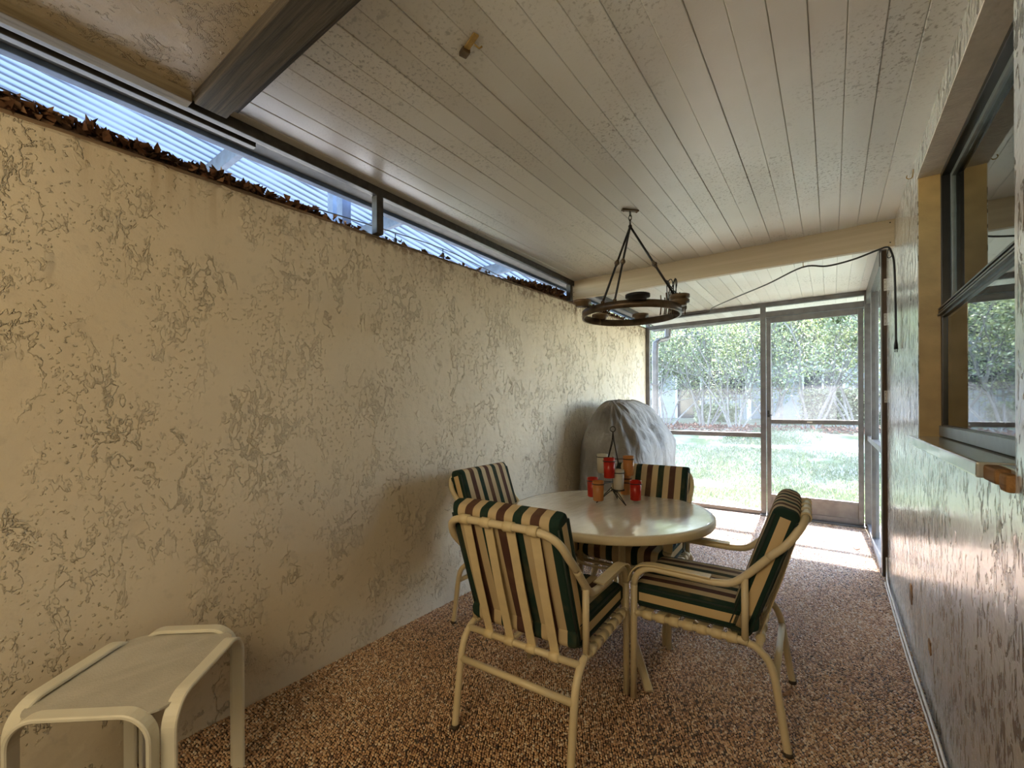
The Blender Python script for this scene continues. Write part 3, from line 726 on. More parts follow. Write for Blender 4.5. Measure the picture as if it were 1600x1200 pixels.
# ------------------------------------------------------------------ candle rack and its glasses
RT = Vector((.807, .59, 0)); FW = Vector((-.59, .807, 0)); CC = Vector((-1.08, 2.52, 0))
def loc2(l, f, z): return CC + RT * l + FW * f + Vector((0, 0, z))
rk = thing('candle_rack', 'black wire candle rack standing on the round table', 'candle holder', (0, 0, 0))
b = MB(); r3 = .0030
b.tube([loc2(.0 + .016 * math.cos(q * PI / 8), 0, 1.158 + .016 * math.sin(q * PI / 8)) for q in range(16)], r3, 6, True)
b.obj('top_loop', M_iron, rk)
b = MB()
b.tube([loc2(0, 0, 1.142), loc2(.002, 0, 1.09), loc2(-.035, -.02, .975)], r3, 6).tube([loc2(0, 0, 1.142), loc2(.006, 0, 1.09), loc2(.034, -.01, .93), loc2(.036, -.01, .915)], .004, 6)
b.tube([loc2(0, 0, 1.142), loc2(-.004, .004, 1.09), loc2(-.02, .05, .975)], r3, 6)
b.ball(loc2(.040, -.012, .920), .008, 8)
b.ball(loc2(0, 0, 1.10), .006, 8)
b.obj('hanger', M_iron, rk)
cups = [('red', -.040, -.075, .872, M_red, 'red votive glass on the upper tier of the candle rack'),
        ('white', -.050, .075, .880, M_wax, 'white votive glass half hidden behind the upper red one'),
        ('amber', .095, .0, .875, M_orange, 'amber votive glass on the upper tier, nearest the striped back cushion'),
        ('amber', -.103, -.060, .734, M_orange, 'amber votive glass hanging lowest at the yellow wall side'),
        ('red', -.115, .055, .735, M_red, 'red votive glass peeking from behind the lowest amber one'),
        ('white', .020, -.055, .800, M_wax, 'white votive glass in the middle of the candle rack'),
        ('red', .125, -.045, .732, M_red, 'red votive glass on the lower tier at the screen door side'),
        ('amber', .095, .070, .745, M_orange, 'amber votive glass behind the lower red one')]
cm = {}
tiers = {}
for nm, l, f_, z, m, lb in cups:
    if nm not in cm: cm[nm] = MB().lathe([(.0001, .0), (.027, 0), (.031, .004), (.034, .118), (.0315, .118), (.029, .010), (.0001, .008)], (0, 0, 0), 24).mesh('votive_glass', [m])
    link('votive_glass', cm[nm], None, loc2(l, f_, z), 0, lb, 'candle glass', 'votive glasses on the candle rack')
    c = loc2(l, f_, z + .100)
    ring = MB().tube([c + Vector((.0362 * math.cos(q * PI / 10), .0362 * math.sin(q * PI / 10), 0)) for q in range(20)], .0026, 6, True)
    if m is M_wax and l > 0:
        sc_ = MB()
        sc_.tube([c + Vector((.034 * math.cos(q * PI / 10), .034 * math.sin(q * PI / 10), -.103)) for q in range(20)], .0028, 6, True)
        sc_.tube([loc2(l - .03, f_ - .02, z + .0), loc2(l - .045, f_ - .02, z + .006), loc2(l - .048, f_ - .02, z - .006), loc2(l - .03, f_, z - .006)], .0028, 6)
        sc_.obj('saucer_ring', M_iron, rk)
    hub = loc2(-.005 if z > .85 else .0, 0, z + .100)
    ring.tube([hub, c - (c - hub).normalized() * .036], .0026, 6)
    ring.obj('ring', M_iron, rk)
for dl in (0,):
    b = MB().tube([loc2(0, 0, .798), loc2(0, 0, .99)], .0034, 6); b.obj('stem', M_iron, rk)
for fl_, ff in ((-.107, -.023), (.052, -.1), (.05, .10)):
    top = loc2(.0, 0, .80); ft = loc2(fl_, ff, TZ + .003); n_ = Vector((-(ff), fl_, 0)).normalized() * .02; nn = RT * n_.x + FW * n_.y
    MB().tube([top + nn * .6, ft + nn * .05, ft - nn * .05, top - nn * .9], .0028, 6).obj('leg', M_iron, rk)

# ------------------------------------------------------------------ side table by the left wall
e1 = Vector((.772, .636, 0)); e2 = Vector((.636, -.772, 0))
cR = Vector((-1.749, .702, 0)); cB = Vector((-2.030, .466, 0)); cF = Vector((-1.437, .385, 0)); cL = Vector((-1.748, .125, 0))
e1 = (cR - cB).normalized(); e2 = (cF - cR).normalized()
ctr = (cR + cL) / 2
st = thing('side_table', 'low white side table with a textured glass top by the yellow wall', 'table', (ctr.x, ctr.y, 0))
ZT = .50; RB = .075
def arch(p, q, outn, off):
    d = (q - p).normalized(); p = p + d * off - ctr; q = q - d * off - ctr
    pts = [p + Vector((0, 0, .004)), p + Vector((0, 0, ZT - RB - .006))]
    pts += [p + d * (RB - RB * math.cos(R(a))) + Vector((0, 0, ZT - RB - .006 + RB * math.sin(R(a)))) for a in range(10, 91, 10)]
    pts += [q - d * (RB - RB * math.cos(R(a))) + Vector((0, 0, ZT - RB - .006 + RB * math.sin(R(a)))) for a in range(90, 9, -10)]
    pts += [q + Vector((0, 0, ZT - RB - .006)), q + Vector((0, 0, .004))]
    return MB().strip(pts, .041, .013, outn)
for p, q, n_ in ((cR, cF, e1), (cF, cL, e2), (cL, cB, e1), (cB, cR, e2)):
    arch(p, q, n_, .026).obj('leg_arch', M_white, st)
gc = [cR, cF, cL, cB]; pts = []
for i in range(4):
    a, o, c = gc[i - 1], gc[i], gc[(i + 1) % 4]
    da, dc = (a - o).normalized(), (c - o).normalized()
    for k in range(7):
        t_ = k / 6; pts.append(o + (da * (.085 * (1 - t_) ** 2) + dc * (.085 * t_ ** 2)) + (da + dc) * .004 - ctr)
n_ = len(pts); V = [(p.x, p.y, ZT - .016) for p in pts] + [(p.x, p.y, ZT - .022) for p in pts]
MB().add(V, [tuple(range(n_)), tuple(range(2 * n_ - 1, n_ - 1, -1))] + [(k, (k + 1) % n_, n_ + (k + 1) % n_, n_ + k) for k in range(n_)]).obj('glass_top', M_frost, st)
for p, q in ((cR, cL), (cF, cB)):
    d = (q - p).normalized(); a = p + d * .075 - ctr; c = q - d * .075 - ctr
    MB().tube([(a.x, a.y, ZT - .030), (c.x, c.y, ZT - .030)], .007, 8).obj('cross_bar', M_white, st)

# ------------------------------------------------------------------ chandelier
CH = Vector((-.995, 2.60, 0)); RR = .290; ZR = 1.865
cd = thing('chandelier', 'bronze ring chandelier hanging on three rods from the ceiling', 'chandelier', (CH.x, CH.y, ZC))
cz = lambda z: z - ZC
q = MB().box((-.055, -.012, -.010), (.055, .012, 0), 0, .003); q.ball((-.042, 0, -.012), .005, 8).ball((.042, 0, -.012), .005, 8)
po = q.obj('ceiling_plate', M_bronze, cd); po.rotation_euler = (0, 0, R(48))
for k in range(3):
    z = cz(2.485 - k * .027); ax = Vector((1, 0, 0)) if k % 2 else Vector((0, 1, 0))
    MB().tube([ax * (.009 * math.cos(i * PI / 6)) + Vector((0, 0, z + .018 * math.sin(i * PI / 6))) for i in range(12)], .0026, 6, True).obj('chain_link', M_iron, cd)
HZ = cz(2.405); MB().ball((0, 0, HZ), .012, 10).tube([(0, 0, HZ), (0, 0, HZ + .016)], .004, 6).obj('hub', M_iron, cd)
# the rods meet the ring at these bearings (camera-right, camera-forward)
for l, f_ in ((-.215, -.20), (-.155, -.245), (.247, -.15)):
    e = (RT * l + FW * f_).normalized() * RR; bt = Vector((e.x, e.y, cz(ZR + .025))); tp = Vector((0, 0, HZ)); mid = tp.lerp(bt, .50)
    rd = MB().tube([tp, bt], .0065, 8); rd.obj('rod', M_iron, cd)
    MB().ball(mid, .0165, 10, sz=.9).ball(mid - (mid - tp).normalized() * .016, .010, 8).ball(mid + (mid - tp).normalized() * .016, .010, 8).obj('knob', M_bronze, cd)
    MB().ball(bt, .012, 8).obj('ferrule', M_bronze, cd)
MB().lathe([(RR - .006, cz(ZR - .021)), (RR + .005, cz(ZR - .021)), (RR + .005, cz(ZR + .021)), (RR - .006, cz(ZR + .021)), (RR - .006, cz(ZR - .021))], (0, 0, 0), 72).obj('ring', M_bronze, cd)
cup_l = [(-158, 'tan', .055), (-98, 'iron', .010), (-28, 'tan', -.005), (62, 'tan', .0), (118, 'tan', .0), (8, 'tan', .02)]
for a, kd, off in cup_l:
    e = RT * math.cos(R(a)) + FW * math.sin(R(a)); c = e * (RR + off); wd = .066 if kd == 'iron' else .054
    m = M_iron if kd == 'iron' else M_tan; z0 = cz(ZR + .012) if kd == 'iron' else cz(ZR + .020)
    MB().lathe([(.0001, z0), (wd * .70, z0), (wd * .74, z0 + .014), (wd, z0 + .017), (wd, z0 + .032), (wd * .88, z0 + .032), (wd * .86, z0 + .022), (.0001, z0 + .022)], (c.x, c.y, 0), 28).obj('candle_cup', m, cd)
    if a == -28:
        MB().lathe([(.0001, z0 + .03), (wd * .8, z0 + .03), (wd * .8, z0 + .042), (wd * 1.02, z0 + .045), (wd * 1.02, z0 + .062), (.0001, z0 + .06)], (c.x, c.y, 0), 28).obj('candle_cup', m, cd)
    MB().tube([e * (RR - .004) + Vector((0, 0, cz(ZR - .02))), e * (RR - .004) + Vector((0, 0, z0))] if abs(off) < .03 else [e * RR + Vector((0, 0, z0 + .004)), c + Vector((0, 0, z0 + .004))], .005, 8).obj('cup_arm', M_bronze, cd)
# a loose coil of black wire and a wicker fragment tied to the ring
e = RT * math.cos(R(-18)) + FW * math.sin(R(-18)); b = MB(); rr = random.Random(4)
pts = [e * .24 + Vector((rr.uniform(-.035, .035), rr.uniform(-.03, .03), cz(ZR + .02 + .17 * abs(math.sin(i * .9))))) for i in range(15)]
b.tube(smooth(pts, 5), .0028, 5).obj('loose_wire', M_cord, cd)
b = MB()
for i in range(12):
    p = e * (.23 + .012 * (i % 3)) + RT * (-.06 + .011 * i); z = cz(ZR - .02)
    b.tube(smooth([p + Vector((0, 0, z)), p + Vector((.006, 0, z + .06)), p + Vector((.0, .01, z + rr.uniform(.10, .14)))], 3), .0038, 5)
b.obj('frayed_cane', M_tan, cd)

# ------------------------------------------------------------------ covered grill
def make_grill():
    b = MB(); nA, nV = 120, 46
    x0, x1, y0, y1 = -2.03, -1.36, 3.72, 5.14; cx, cy = (x0 + x1) / 2, (y0 + y1) / 2; hx, hy = (x1 - x0) / 2, (y1 - y0) / 2
    v = []
    for j in range(nV):
        t = j / (nV - 1)
        for i in range(nA):
            a = 2 * PI * i / nA; ca, sa = math.cos(a), math.sin(a); n_ = 3.6
            k = (abs(ca) ** n_ + abs(sa) ** n_) ** (-1 / n_)
            fx, fy = hx * ca * k, hy * sa * k
            rx, ry = -.06, max(-.30, min(.22, fy * .8)) - .06
            if t < .5:
                s = t / .5; z = .10 + .80 * s; flare = 1.0 + .17 * (1 - s) ** 1.2; px, py = fx * flare, fy * flare
                if px > 0: pass
            else:
                s = (t - .5) / .5; q = s ** 1.15; px, py = fx * (1 - q) + rx * q, fy * (1 - q) + ry * q
                z = .90 + .43 * math.sin(s * PI / 2) ** 0.95
            # drape folds
            P = Vector((px * 1.0, py * 1.0, z))
            g1 = abs(mnoise.noise(Vector((a * 4.2 + z * 2.2, z * 1.4, 4)))); g2 = abs(mnoise.noise(Vector((a * 9 - z * 4.5, z * 2.2, 8))))
            top_ = min(1, max(0, (z - .55) / .45))
            fold = mnoise.noise(Vector((a * 2.2, z * 1.2, 1.0))) * .03 + (.5 - g1) * .085 * (.35 + .65 * top_) + (.4 - g2) * .055 * top_ + mnoise.noise(Vector((px * 6, py * 6, z * 5))) * .025 - .012
            d = Vector((px, py, .0)); d = d.normalized() if d.length > 1e-4 else Vector((0, 0, 1))
            dn = (d * (1 - max(0, t - .5)) + Vector((0, 0, max(0, t - .5) * 1.6)))
            P += dn * (fold - .012)
            v.append((max(-2.045, cx + P.x), cy + P.y, P.z))
    f = [(j * nA + i, j * nA + (i + 1) % nA, (j + 1) * nA + (i + 1) % nA, (j + 1) * nA + i) for j in range(nV - 1) for i in range(nA)]
    f.append(tuple((nV - 1) * nA + i for i in range(nA)))
    b.add(v, f, 0, True)
    g = thing('covered_grill', 'barbecue grill under a grey draped cloth cover', 'grill', (0, 0, 0))
    b.obj('cover', M_cover, g)
    fr = MB()
    for x in (-1.95, -1.46):
        for y in (3.95, 4.85): fr.box((x - .02, y - .02, .008), (x + .02, y + .02, .85), 0, .003)
    fr.box((-1.97, 3.93, .16), (-1.44, 4.87, .20), 0, .004)
    fr.obj('cart', M_iron, g)
    return g
make_grill()

# ------------------------------------------------------------------ small things: cord, hooks, cable, clip, leaf
cdp = smooth([(-1.90, SY - .035, 2.462), (-1.55, SY - .04, 2.470), (-1.25, SY - .05, 2.476), (-1.12, 5.55, 2.455), (-.75, 4.75, 2.36), (-.42, 4.15, 2.30), (-.165, 3.80, 2.300), (-.02, 3.75, 2.268), (.12, 3.72, 2.276), (.24, 3.68, 2.300), (.288, 3.66, 2.306), (.305, 3.64, 2.28), (.318, 3.60, 2.20), (.320, 3.57, 2.08), (.322, 3.56, 1.92), (.322, 3.55, 1.78), (.322, 3.55, 1.69)], 6)
cdo = thing('extension_cord', 'black extension cord strung below the tan beam, plug end dangling', 'cord')
MB().tube(cdp, .0060, 8).obj('cord', M_cord, cdo)
pl = MB().tube([(.322, 3.55, 1.70), (.322, 3.55, 1.672), (.322, 3.55, 1.64)], .009, 8, scale=[.6, 1.0, 1.25]); pl.tube([(.317, 3.55, 1.64), (.317, 3.55, 1.622)], .0025, 5).tube([(.327, 3.55, 1.64), (.327, 3.55, 1.622)], .0025, 5)
pl.obj('plug', M_cord, cdo)
MB().tube(smooth([(.300, 3.655, 2.300), (.290, 3.65, 2.25), (.300, 3.65, 2.232), (.314, 3.65, 2.25), (.308, 3.655, 2.295)], 5), .0026, 6).obj('tie', M_cord, cdo)
def hook(name, base, lab, d):
    base = Vector(base); d = Vector(d)
    pts = [base, base + Vector((0, 0, -.018))] + [base + Vector((0, 0, -.030)) + d * (.012 * (1 - math.cos(a))) + Vector((0, 0, -.012 * math.sin(a))) for a in (0.6, 1.2, 1.9, 2.6, 3.2, 3.9)]
    MB().tube(pts, .0022, 6).obj(name, M_brass, None, label=lab, cat='hook')
hook('cup_hook', (.325, 2.86, 2.442), 'small brass cup hook at the top of the window corner', (-1, .2, 0))
hook('cup_hook', (.305, 3.735, 2.338), 'small brass cup hook under the end of the tan beam holding the cord', (0, -1, 0))
hook('cup_hook', (-.160, 3.790, 2.338), 'small hook under the middle of the tan beam holding the cord', (0, 1, 0))
cb = smooth([(.318, .55, .016), (.322, 1.1, .016), (.319, 1.7, .015), (.324, 2.3, .016), (.319, 3.0, .016), (.320, 3.7, .017), (.322, 4.1, .02), (.330, 4.25, .06), (.331, 4.275, .16)], 5)
MB().tube(cb, .006, 7).obj('cable', M_whitecable, label='thin pale cable along the foot of the white stucco wall', cat='cable')
MB().tube([(p.x - .012, p.y, .012) for p in cb[:-9]], .0045, 6).obj('cable', M_whitecable, label='second pale cable lying close beside the wall cable on the floor', cat='cable')
cl = thing('ceiling_clip', 'small old brass clip screwed to the plank ceiling near the timber beam', 'clip', (-.955, 1.085, ZC), R(-20))
MB().box((-.05, -.010, -.007), (.035, .010, 0), 0, .002).obj('plate', M_brass, cl); MB().box((-.062, -.014, -.016), (-.03, .014, 0), 0, .003).obj('bracket', M_bronze, cl)
MB().tube([(.0, .012, -.006), (.0, .03, -.012), (.012, .034, -.012)], .003, 6).obj('tongue', M_brass, cl)
def one_leaf(name, loc, rz, L, lab, m):
    b = MB(); n_ = 7; V = []
    for i in range(n_):
        t = i / (n_ - 1); w_ = L * .22 * math.sin(PI * min(.98, .06 + t * .94)) ; z = .004 + .012 * (t - .5) ** 2 * 4
        V += [(-w_, t * L, z + .010), (0, t * L, z), (w_, t * L, z + .008)]
    F = [(i * 3 + k, i * 3 + k + 1, i * 3 + k + 4, i * 3 + k + 3) for i in range(n_ - 1) for k in (0, 1)]
    b.add(V, F, 0, True); b.obj(name, m, None, loc, rz=rz, label=lab, cat='leaf')
M_dryleaf = plain('dry_leaf', (0.34, 0.22, 0.14), 0.8, 0, 0.3, 30)
one_leaf('fallen_leaf', (-.150, 2.30, .006), R(150), .055, 'dry leaf lying on the pebble floor beyond the side-on chair', M_dryleaf)
one_leaf('fallen_leaf', (-1.66, 2.02, .006), R(30), .045, 'dry brown leaf on the floor under the wall-side chair', M_dryleaf)
one_leaf('fallen_leaf', (.20, 4.92, .006), R(70), .05, 'dry leaf on the sunlit floor by the screens', M_dryleaf)
one_leaf('fallen_leaf', (.02, 5.72, .006), R(120), .06, 'dry leaf near the screen door threshold', M_dryleaf)

# ------------------------------------------------------------------ dead leaves heaped on the wall top
def litter(name, y0, y1, n, hfun, lab):
    Y = rng.uniform(y0, y1, n); h = np.array([hfun(y) for y in Y]); keep = rng.random(n) < np.clip(h * 30, .15, 1); Y = Y[keep]; h = h[keep]; n = len(Y)
    X = rng.uniform(-2.185, -2.066, n); k = 1 - ((X + 2.13) / .075) ** 2 * .5
    Z = 2.217 + .0263 * Y + .010 + rng.uniform(0, 1, n) * h * k
    D = rng.normal(0, 1, (n, 3)); D[:, 2] = rng.normal(.35, .5, n); N = rng.normal(0, 1, (n, 3)); N[:, 2] += .6
    me = leaf_mesh(name, np.stack([X, Y, Z], 1), D, N, rng.uniform(.025, .055, n), rng.uniform(.018, .034, n), M_leaf_dead, rng.random(n), .5)
    # packed core under the loose leaves
    o = link(name, me, None, None, 0, lab, 'leaves', None, 'stuff')
    v = []; ys = np.linspace(y0, y1, 60)
    for y in ys:
        hh = max(.004, hfun(y) * .75 + mnoise.noise(Vector((y * 30, 0, 0))) * .010); z = wz(y) + .004
        v += [(-2.072, y, z), (-2.10, y, z + hh), (-2.16, y, z + hh * .9), (-2.188, y, z)]
    b = MB().add(v, [(i * 4 + k_, i * 4 + k_ + 1, i * 4 + k_ + 5, i * 4 + k_ + 4) for i in range(59) for k_ in range(3)] + [(0, 1, 2, 3), (236, 237, 238, 239)])
    b.obj('leaf_heap', plain('leaf_heap', (0.065, 0.032, 0.018), 0.9, 0, 0.5, 60, 0.01), o)
nz = lambda y, s: mnoise.noise(Vector((y * s, 3.3, 0)))
litter('dead_leaves', -.3, 1.48, 2200, lambda y: max(.0, .062 - .030 * max(0, y) + .018 * nz(y, 6) - .055 * max(0, y - 1.15) / .3), 'brown leaf litter heaped on the wall top by the near end')
litter('dead_leaves', 1.55, 2.85, 160, lambda y: .012 + .012 * max(0, nz(y, 5)), 'sparse leaf litter on the middle of the wall top')
litter('dead_leaves', 2.85, 3.68, 1700, lambda y: min(.085, .025 + .11 * max(0, y - 2.9)) + .012 * nz(y, 8), 'rusty leaf litter banked on the wall top against the tan beam')
litter('dead_leaves', 3.82, 5.4, 1500, lambda y: max(.01, .075 - .04 * (y - 3.8)) + .012 * nz(y, 8), 'rusty leaf litter on the wall top beyond the tan beam')

# ------------------------------------------------------------------ neighbour's translucent roof, timbers, string lights
def rz_(y): return 2.93 - .13 * (y - 2.29)
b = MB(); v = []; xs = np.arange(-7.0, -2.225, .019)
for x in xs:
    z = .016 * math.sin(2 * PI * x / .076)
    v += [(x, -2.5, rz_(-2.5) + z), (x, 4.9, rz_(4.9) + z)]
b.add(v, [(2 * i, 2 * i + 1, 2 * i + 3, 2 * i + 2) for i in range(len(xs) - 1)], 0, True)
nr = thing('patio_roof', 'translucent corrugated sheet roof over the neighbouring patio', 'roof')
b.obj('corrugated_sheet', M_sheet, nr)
for y in (-.9, .15, 1.25, 2.35, 3.5, 4.7):
    MB().box((-7, y - .02, rz_(y) - .125), (-2.32, y + .02, rz_(y) - .02), 0, .003).obj('purlin', M_bluewood, nr)
for x, y in ((-2.42, 1.56), (-2.62, 1.62), (-2.42, 4.6)):
    MB().box((x - .03, y - .03, -.05), (x + .03, y + .03, rz_(y) - .03), 0, .003).obj('post', M_bluewood, nr)
sg = thing('string_lights', 'black string of bulbs strung along the gap above the yellow wall', 'string lights')
anch = [(-2.23, -.6, 2.46), (-2.23, .35, 2.352), (-2.23, .95, 2.345), (-2.23, 1.50, 2.385), (-2.23, 2.25, 2.425), (-2.23, 3.05, 2.385), (-2.23, 3.7, 2.43)]
MB().tube(smooth(anch, 8), .0035, 6).obj('wire', M_cord, sg)
for p in ((-2.23, .33, 2.355), (-2.23, 1.00, 2.35), (-2.23, 2.22, 2.424), (-2.23, 3.02, 2.388), (-2.23, 1.80, 2.40)):
    x, y, z = p
    sk = MB().tube([(x, y, z), (x, y, z - .045)], .003, 6).tube([(x, y, z - .03), (x, y, z - .062)], .010, 8).obj('socket', M_cord, sg)
    MB().lathe([(.0001, z - .105), (.012, z - .098), (.017, z - .085), (.012, z - .068), (.009, z - .060)], (x, y, 0), 12).obj('bulb', M_bluewood, sk)

# ------------------------------------------------------------------ outside: ground, grass, mulch, shrubs, buildings, downspout
def gz(x, y):
    s = min(1, max(0, (y - 8.0) / 6.0)); return -.07 + .72 * s * s * (3 - 2 * s) + .03 * mnoise.noise(Vector((x * .6, y * .6, 0)))
gx = np.linspace(-16, 14, 61); gy = np.concatenate([np.linspace(6.0, 16, 51), np.linspace(17, 60, 20)])
V = [(x, y, gz(x, y) if y > 6.2 else -.07) for y in gy for x in gx]; nx = len(gx)
MB().add(V, [(j * nx + i, j * nx + i + 1, (j + 1) * nx + i + 1, (j + 1) * nx + i) for j in range(len(gy) - 1) for i in range(nx - 1)], 0, True).obj('ground', M_soil, kind='structure', label='worn lawn ground outside the screens')
MB().box((-16, -3, -.12), (-2.2, 6.0, -.07)).obj('ground_patio', M_conc, kind='structure', label='concrete ground of the neighbouring patio')
MB().box((.52, 4.33, -.12), (14, 6.0, -.07)).obj('ground_side', M_soil, kind='structure', label='lawn ground beside the porch')
MB().box((-2.3, 5.98, -.10), (.6, 6.22, -.02), 0, .006).obj('trim_7', M_conc, kind='structure', label='concrete slab edge outside the screens')
n = 120000
Y = 6.25 + rng.random(n) ** 1.25 * 7.6; X = rng.uniform(-7.5, 3.2, n)
d = np.array([mnoise.noise(Vector((x * .9, y * 1.3, 2))) for x, y in zip(X, Y)])
bare = np.array([mnoise.noise(Vector((x * .5, y * .8, 9))) for x, y in zip(X, Y)])
keep = (bare < .30 - .35 * (Y > 11.2)) & ((Y > 7.0) | (rng.random(n) < .45)); X, Y, d = X[keep], Y[keep], d[keep]; n = len(X)
Z = np.array([gz(x, y) for x, y in zip(X, Y)]) - .004
D = rng.normal(0, .55, (n, 3)); D[:, 2] = 1
me = leaf_mesh('grass', np.stack([X, Y, Z], 1), D, rng.normal(0, 1, (n, 3)), rng.uniform(.035, .085, n), rng.uniform(.010, .018, n), M_grass, np.clip(.45 + .5 * d + rng.normal(0, .2, n), 0, 1), .2)
link('grass', me, None, None, 0, 'patchy green lawn grass outside the screen door', 'grass', None, 'stuff')
n = 9000; X = rng.uniform(-9, 4, n); Y = rng.uniform(13.0, 15.6, n); Z = np.array([gz(x, y) for x, y in zip(X, Y)]) + .01
D = rng.normal(0, 1, (n, 3)); D[:, 2] *= .35
me = leaf_mesh('mulch', np.stack([X, Y, Z], 1), D, rng.normal(0, .3, (n, 3)) + np.array([0, 0, 1]), rng.uniform(.06, .16, n), rng.uniform(.03, .07, n), M_mulch, rng.random(n), .2)
link('mulch', me, None, None, 0, 'red brown bark mulch bed under the shrubs', 'mulch', None, 'stuff')

def shrub(loc, H, spread, nstem, leaves, seed, lab, lsz=(.034, .066), tint=(.5, .25), nm='shrub', cat='shrub', lo=.05):
    rr = random.Random(seed); ra = np.random.default_rng(seed)
    b = MB(); tips = []
    def grow(p, d, L, r, lev):
        n_ = 4; pts = [p]; q = p; dd = d
        for i in range(n_):
            dd = (dd + Vector((rr.gauss(0, .16), rr.gauss(0, .16), rr.gauss(.03, .10)))).normalized(); q = q + dd * (L / n_); pts.append(q)
        b.tube(pts, r, 5, scale=[1 - .45 * i / n_ for i in range(n_ + 1)], cap=False)
        for i in range(1, n_ + 1):
            if lev >= 1: tips.append((pts[i], dd, lev))
        if lev < 3:
            for k in range(rr.choice([2, 3, 3]) if lev < 2 else 3):
                o = pts[rr.choice([2, 3, 4])]
                nd = (dd + Vector((rr.gauss(0, .62), rr.gauss(0, .62), rr.gauss(.1, .4)))).normalized()
                grow(o, nd, L * rr.uniform(.5, .72), r * .52, lev + 1)
    for k in range(nstem):
        a = 2 * PI * k / nstem + rr.uniform(-.4, .4); tl = rr.uniform(.15, .65) * spread
        grow(Vector((.12 * math.cos(a), .12 * math.sin(a), -.1)), Vector((math.cos(a) * tl, math.sin(a) * tl, 1)).normalized(), H * rr.uniform(.45, .6), .028 * H / 4, 0)
    t = thing(nm, lab, cat, loc)
    b.obj('branches', M_bark, t)
    leaves = int(leaves * 1.7)
    tp = np.array([p[0][:] for p in tips]); k = ra.integers(0, len(tp), leaves)
    P = tp[k] + ra.normal(0, .15, (leaves, 3)); P = P[P[:, 2] > H * lo]; n_ = len(P)
    D = ra.normal(0, 1, (n_, 3)); D[:, 2] -= .2
    me = leaf_mesh('foliage', P, D, ra.normal(0, 1, (n_, 3)), ra.uniform(*lsz, n_) * 1.5, ra.uniform(*lsz, n_) * .75, M_foliage, np.clip(ra.normal(tint[0], tint[1], n_), 0, 1), .2)
    f = link('foliage', me, t); f['kind'] = 'stuff'
    return t
S = [(-7.6, 14.6, 4.6, 'dense leafy shrub at the far yellow wall end of the mulch bed'), (-6.3, 14.0, 4.4, 'leafy shrub behind the grey downspout'),
     (-5.25, 14.5, 4.7, 'arching multi-stemmed shrub in the first gap past the downspout'), (-4.3, 14.1, 4.3, 'loose shrub with pale bent stems above the mulch'),
     (-3.2, 14.6, 4.8, 'twiggy shrub in front of the dark porch of the far building'), (-2.25, 14.0, 4.2, 'thin shrub seen beside the post of the screen door'),
     (-1.35, 14.6, 4.9, 'tall twiggy shrub seen through the upper door screen'), (-.45, 14.2, 4.5, 'pale stemmed shrub in the middle of the door opening'),
     (.55, 14.7, 4.8, 'leafy shrub towards the hinge side of the screen door'), (1.7, 14.3, 4.6, 'leafy shrub past the corner of the side screen'),
     (3.0, 14.8, 4.8, 'outermost shrub beyond the side screen')]
for i, (x, y, H, lb) in enumerate(S):
    shrub((x, y, gz(x, y)), H, .95, 7, [5200, 4200, 3600, 3200, 2600, 2800, 2800, 2600, 3600, 4200, 4200][i], 20 + i, lb, tint=(.55, .26))
# taller trees behind, whose crowns fill the upper opening
for i, (x, y, H, lb) in enumerate([(-9.5, 18.4, 8.0, 'tall tree rising behind the shrubs past the downspout'), (-3.9, 18.9, 7.6, 'tall tree rising behind the building corner'), (2.6, 18.2, 8.0, 'tall tree rising behind the clipped hedge')]):
    shrub((x, y, .6), H, .8, 4, 9500, 60 + i, lb, (.12, .20), (.5, .25), 'tree', 'tree', .25)
def hedge(x0, x1, y0, y1, h, lab, seed):
    ra = np.random.default_rng(seed); n_ = 5200
    P = np.stack([ra.uniform(x0, x1, n_), ra.uniform(y0, y1, n_), ra.uniform(0, h, n_)], 1)
    f = ra.integers(0, 3, n_); P[:, 2] = np.where(f == 0, h, P[:, 2]); P[:, 1] = np.where(f == 1, y0, P[:, 1]); P += ra.normal(0, .05, P.shape)
    t = thing('hedge', lab, 'hedge', (0, 0, .6))
    me = leaf_mesh('foliage', P, ra.normal(0, 1, (n_, 3)), ra.normal(0, 1, (n_, 3)), ra.uniform(.09, .15, n_), ra.uniform(.05, .08, n_), M_foliage, np.clip(ra.normal(.75, .2, n_), 0, 1), .2)
    o = link('foliage', me, t); o['kind'] = 'stuff'
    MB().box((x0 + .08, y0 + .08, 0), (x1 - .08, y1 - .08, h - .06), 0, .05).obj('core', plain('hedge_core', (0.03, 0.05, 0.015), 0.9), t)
hedge(-.9, 3.4, 18.2, 19.2, 1.15, 'clipped green hedge before the pale far building', 5)
hedge(-4.4, -3.0, 18.6, 19.4, .6, 'low clipped hedge before the dark porch', 6)
bd = thing('building', 'pale far building with a dark porch and white posts', 'building', (0, 0, .55))
MB().box((-16, 24, 0), (10, 24.4, 6.5)).obj('wall', M_siding, bd)
MB().box((-17, 23.2, 6.4), (11, 28, 6.8), 0, .05).obj('roof', M_roofdk, bd)
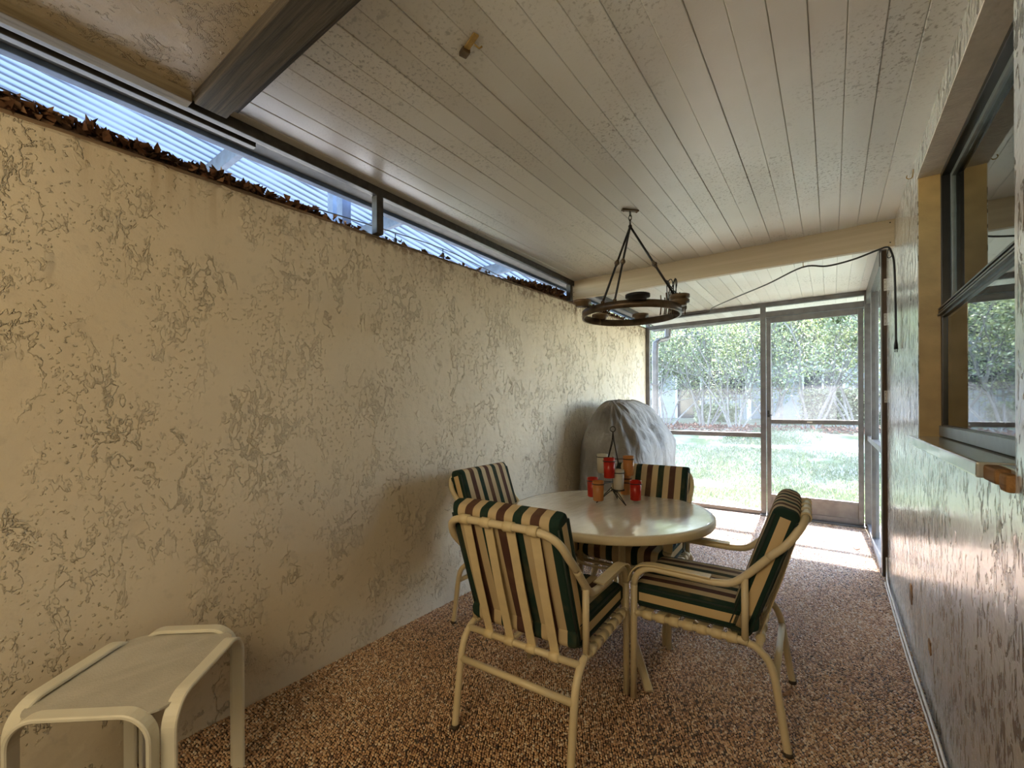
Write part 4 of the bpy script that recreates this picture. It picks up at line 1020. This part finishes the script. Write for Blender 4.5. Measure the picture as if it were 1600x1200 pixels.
for x0, x1, z0, z1 in ((-6.6, -3.4, .1, 2.5), (-6.6, -3.4, 3.3, 5.4), (-1.0, .4, .9, 2.3), (1.9, 3.4, .9, 2.3), (-11.5, -9.8, .9, 2.3), (-1.0, .4, 3.6, 5.1), (2.0, 3.4, 3.6, 5.1)):
    wdw = frame4(MB(), 0, 0, 0, 0, 0, 0, 0, 0) if False else MB()
    wdw.box((x0, 23.93, z0), (x1, 24.0, z1)).obj('window', M_dkglass, bd)
    fr = MB().box((x0 - .1, 23.9, z0 - .1), (x0, 24, z1 + .1)).box((x1, 23.9, z0 - .1), (x1 + .1, 24, z1 + .1)).box((x0 - .1, 23.9, z1), (x1 + .1, 24, z1 + .1)).box((x0 - .1, 23.9, z0 - .1), (x1 + .1, 24, z0)).box(((x0 + x1) / 2 - .04, 23.9, z0), ((x0 + x1) / 2 + .04, 24, z1))
    fr.obj('window_frame', M_trimwhite, bd)
for x in (-7.0, -5.0, -3.0): MB().box((x - .08, 22.2, 0), (x + .08, 22.36, 6.4), 0, .01).obj('porch_post', M_trimwhite, bd)
MB().box((-7.2, 22.2, 2.75), (-2.8, 23.9, 2.95), 0, .02).obj('balcony_slab', M_trimwhite, bd)
for k in range(14): MB().box((-5.0 + .147 * k, 22.24, .02), (-4.87 + .147 * k, 22.28, 1.25), 0, .006).obj('fence_board', M_siding, bd)
dsp = thing('downspout', 'grey downspout with an elbow outside the left wall end', 'downspout')
pth = [(-1.985, 6.72, 2.50), (-1.985, 6.70, 2.40), (-1.985, 6.69, 2.33), (-2.00, 6.64, 2.295), (-2.06, 6.50, 2.265), (-2.085, 6.44, 2.22), (-2.09, 6.43, 2.1), (-2.09, 6.43, .05), (-2.085, 6.47, -.01), (-2.05, 6.6, -.04)]
MB().strip(pth, .085, .06, (1, 0, 0)).obj('pipe', M_alu_dk, dsp)
for z in (.6, 1.6): MB().box((-2.14, 6.38, z), (-2.04, 6.47, z + .03), 0, .003).obj('bracket', M_alu_dk, dsp)
MB().box((-2.26, 6.815, 2.47), (2.6, 6.92, 2.62), 0, .01).obj('rain_gutter', M_alu_dk, None, label='grey rain gutter along the roof edge outside the screens', cat='gutter')
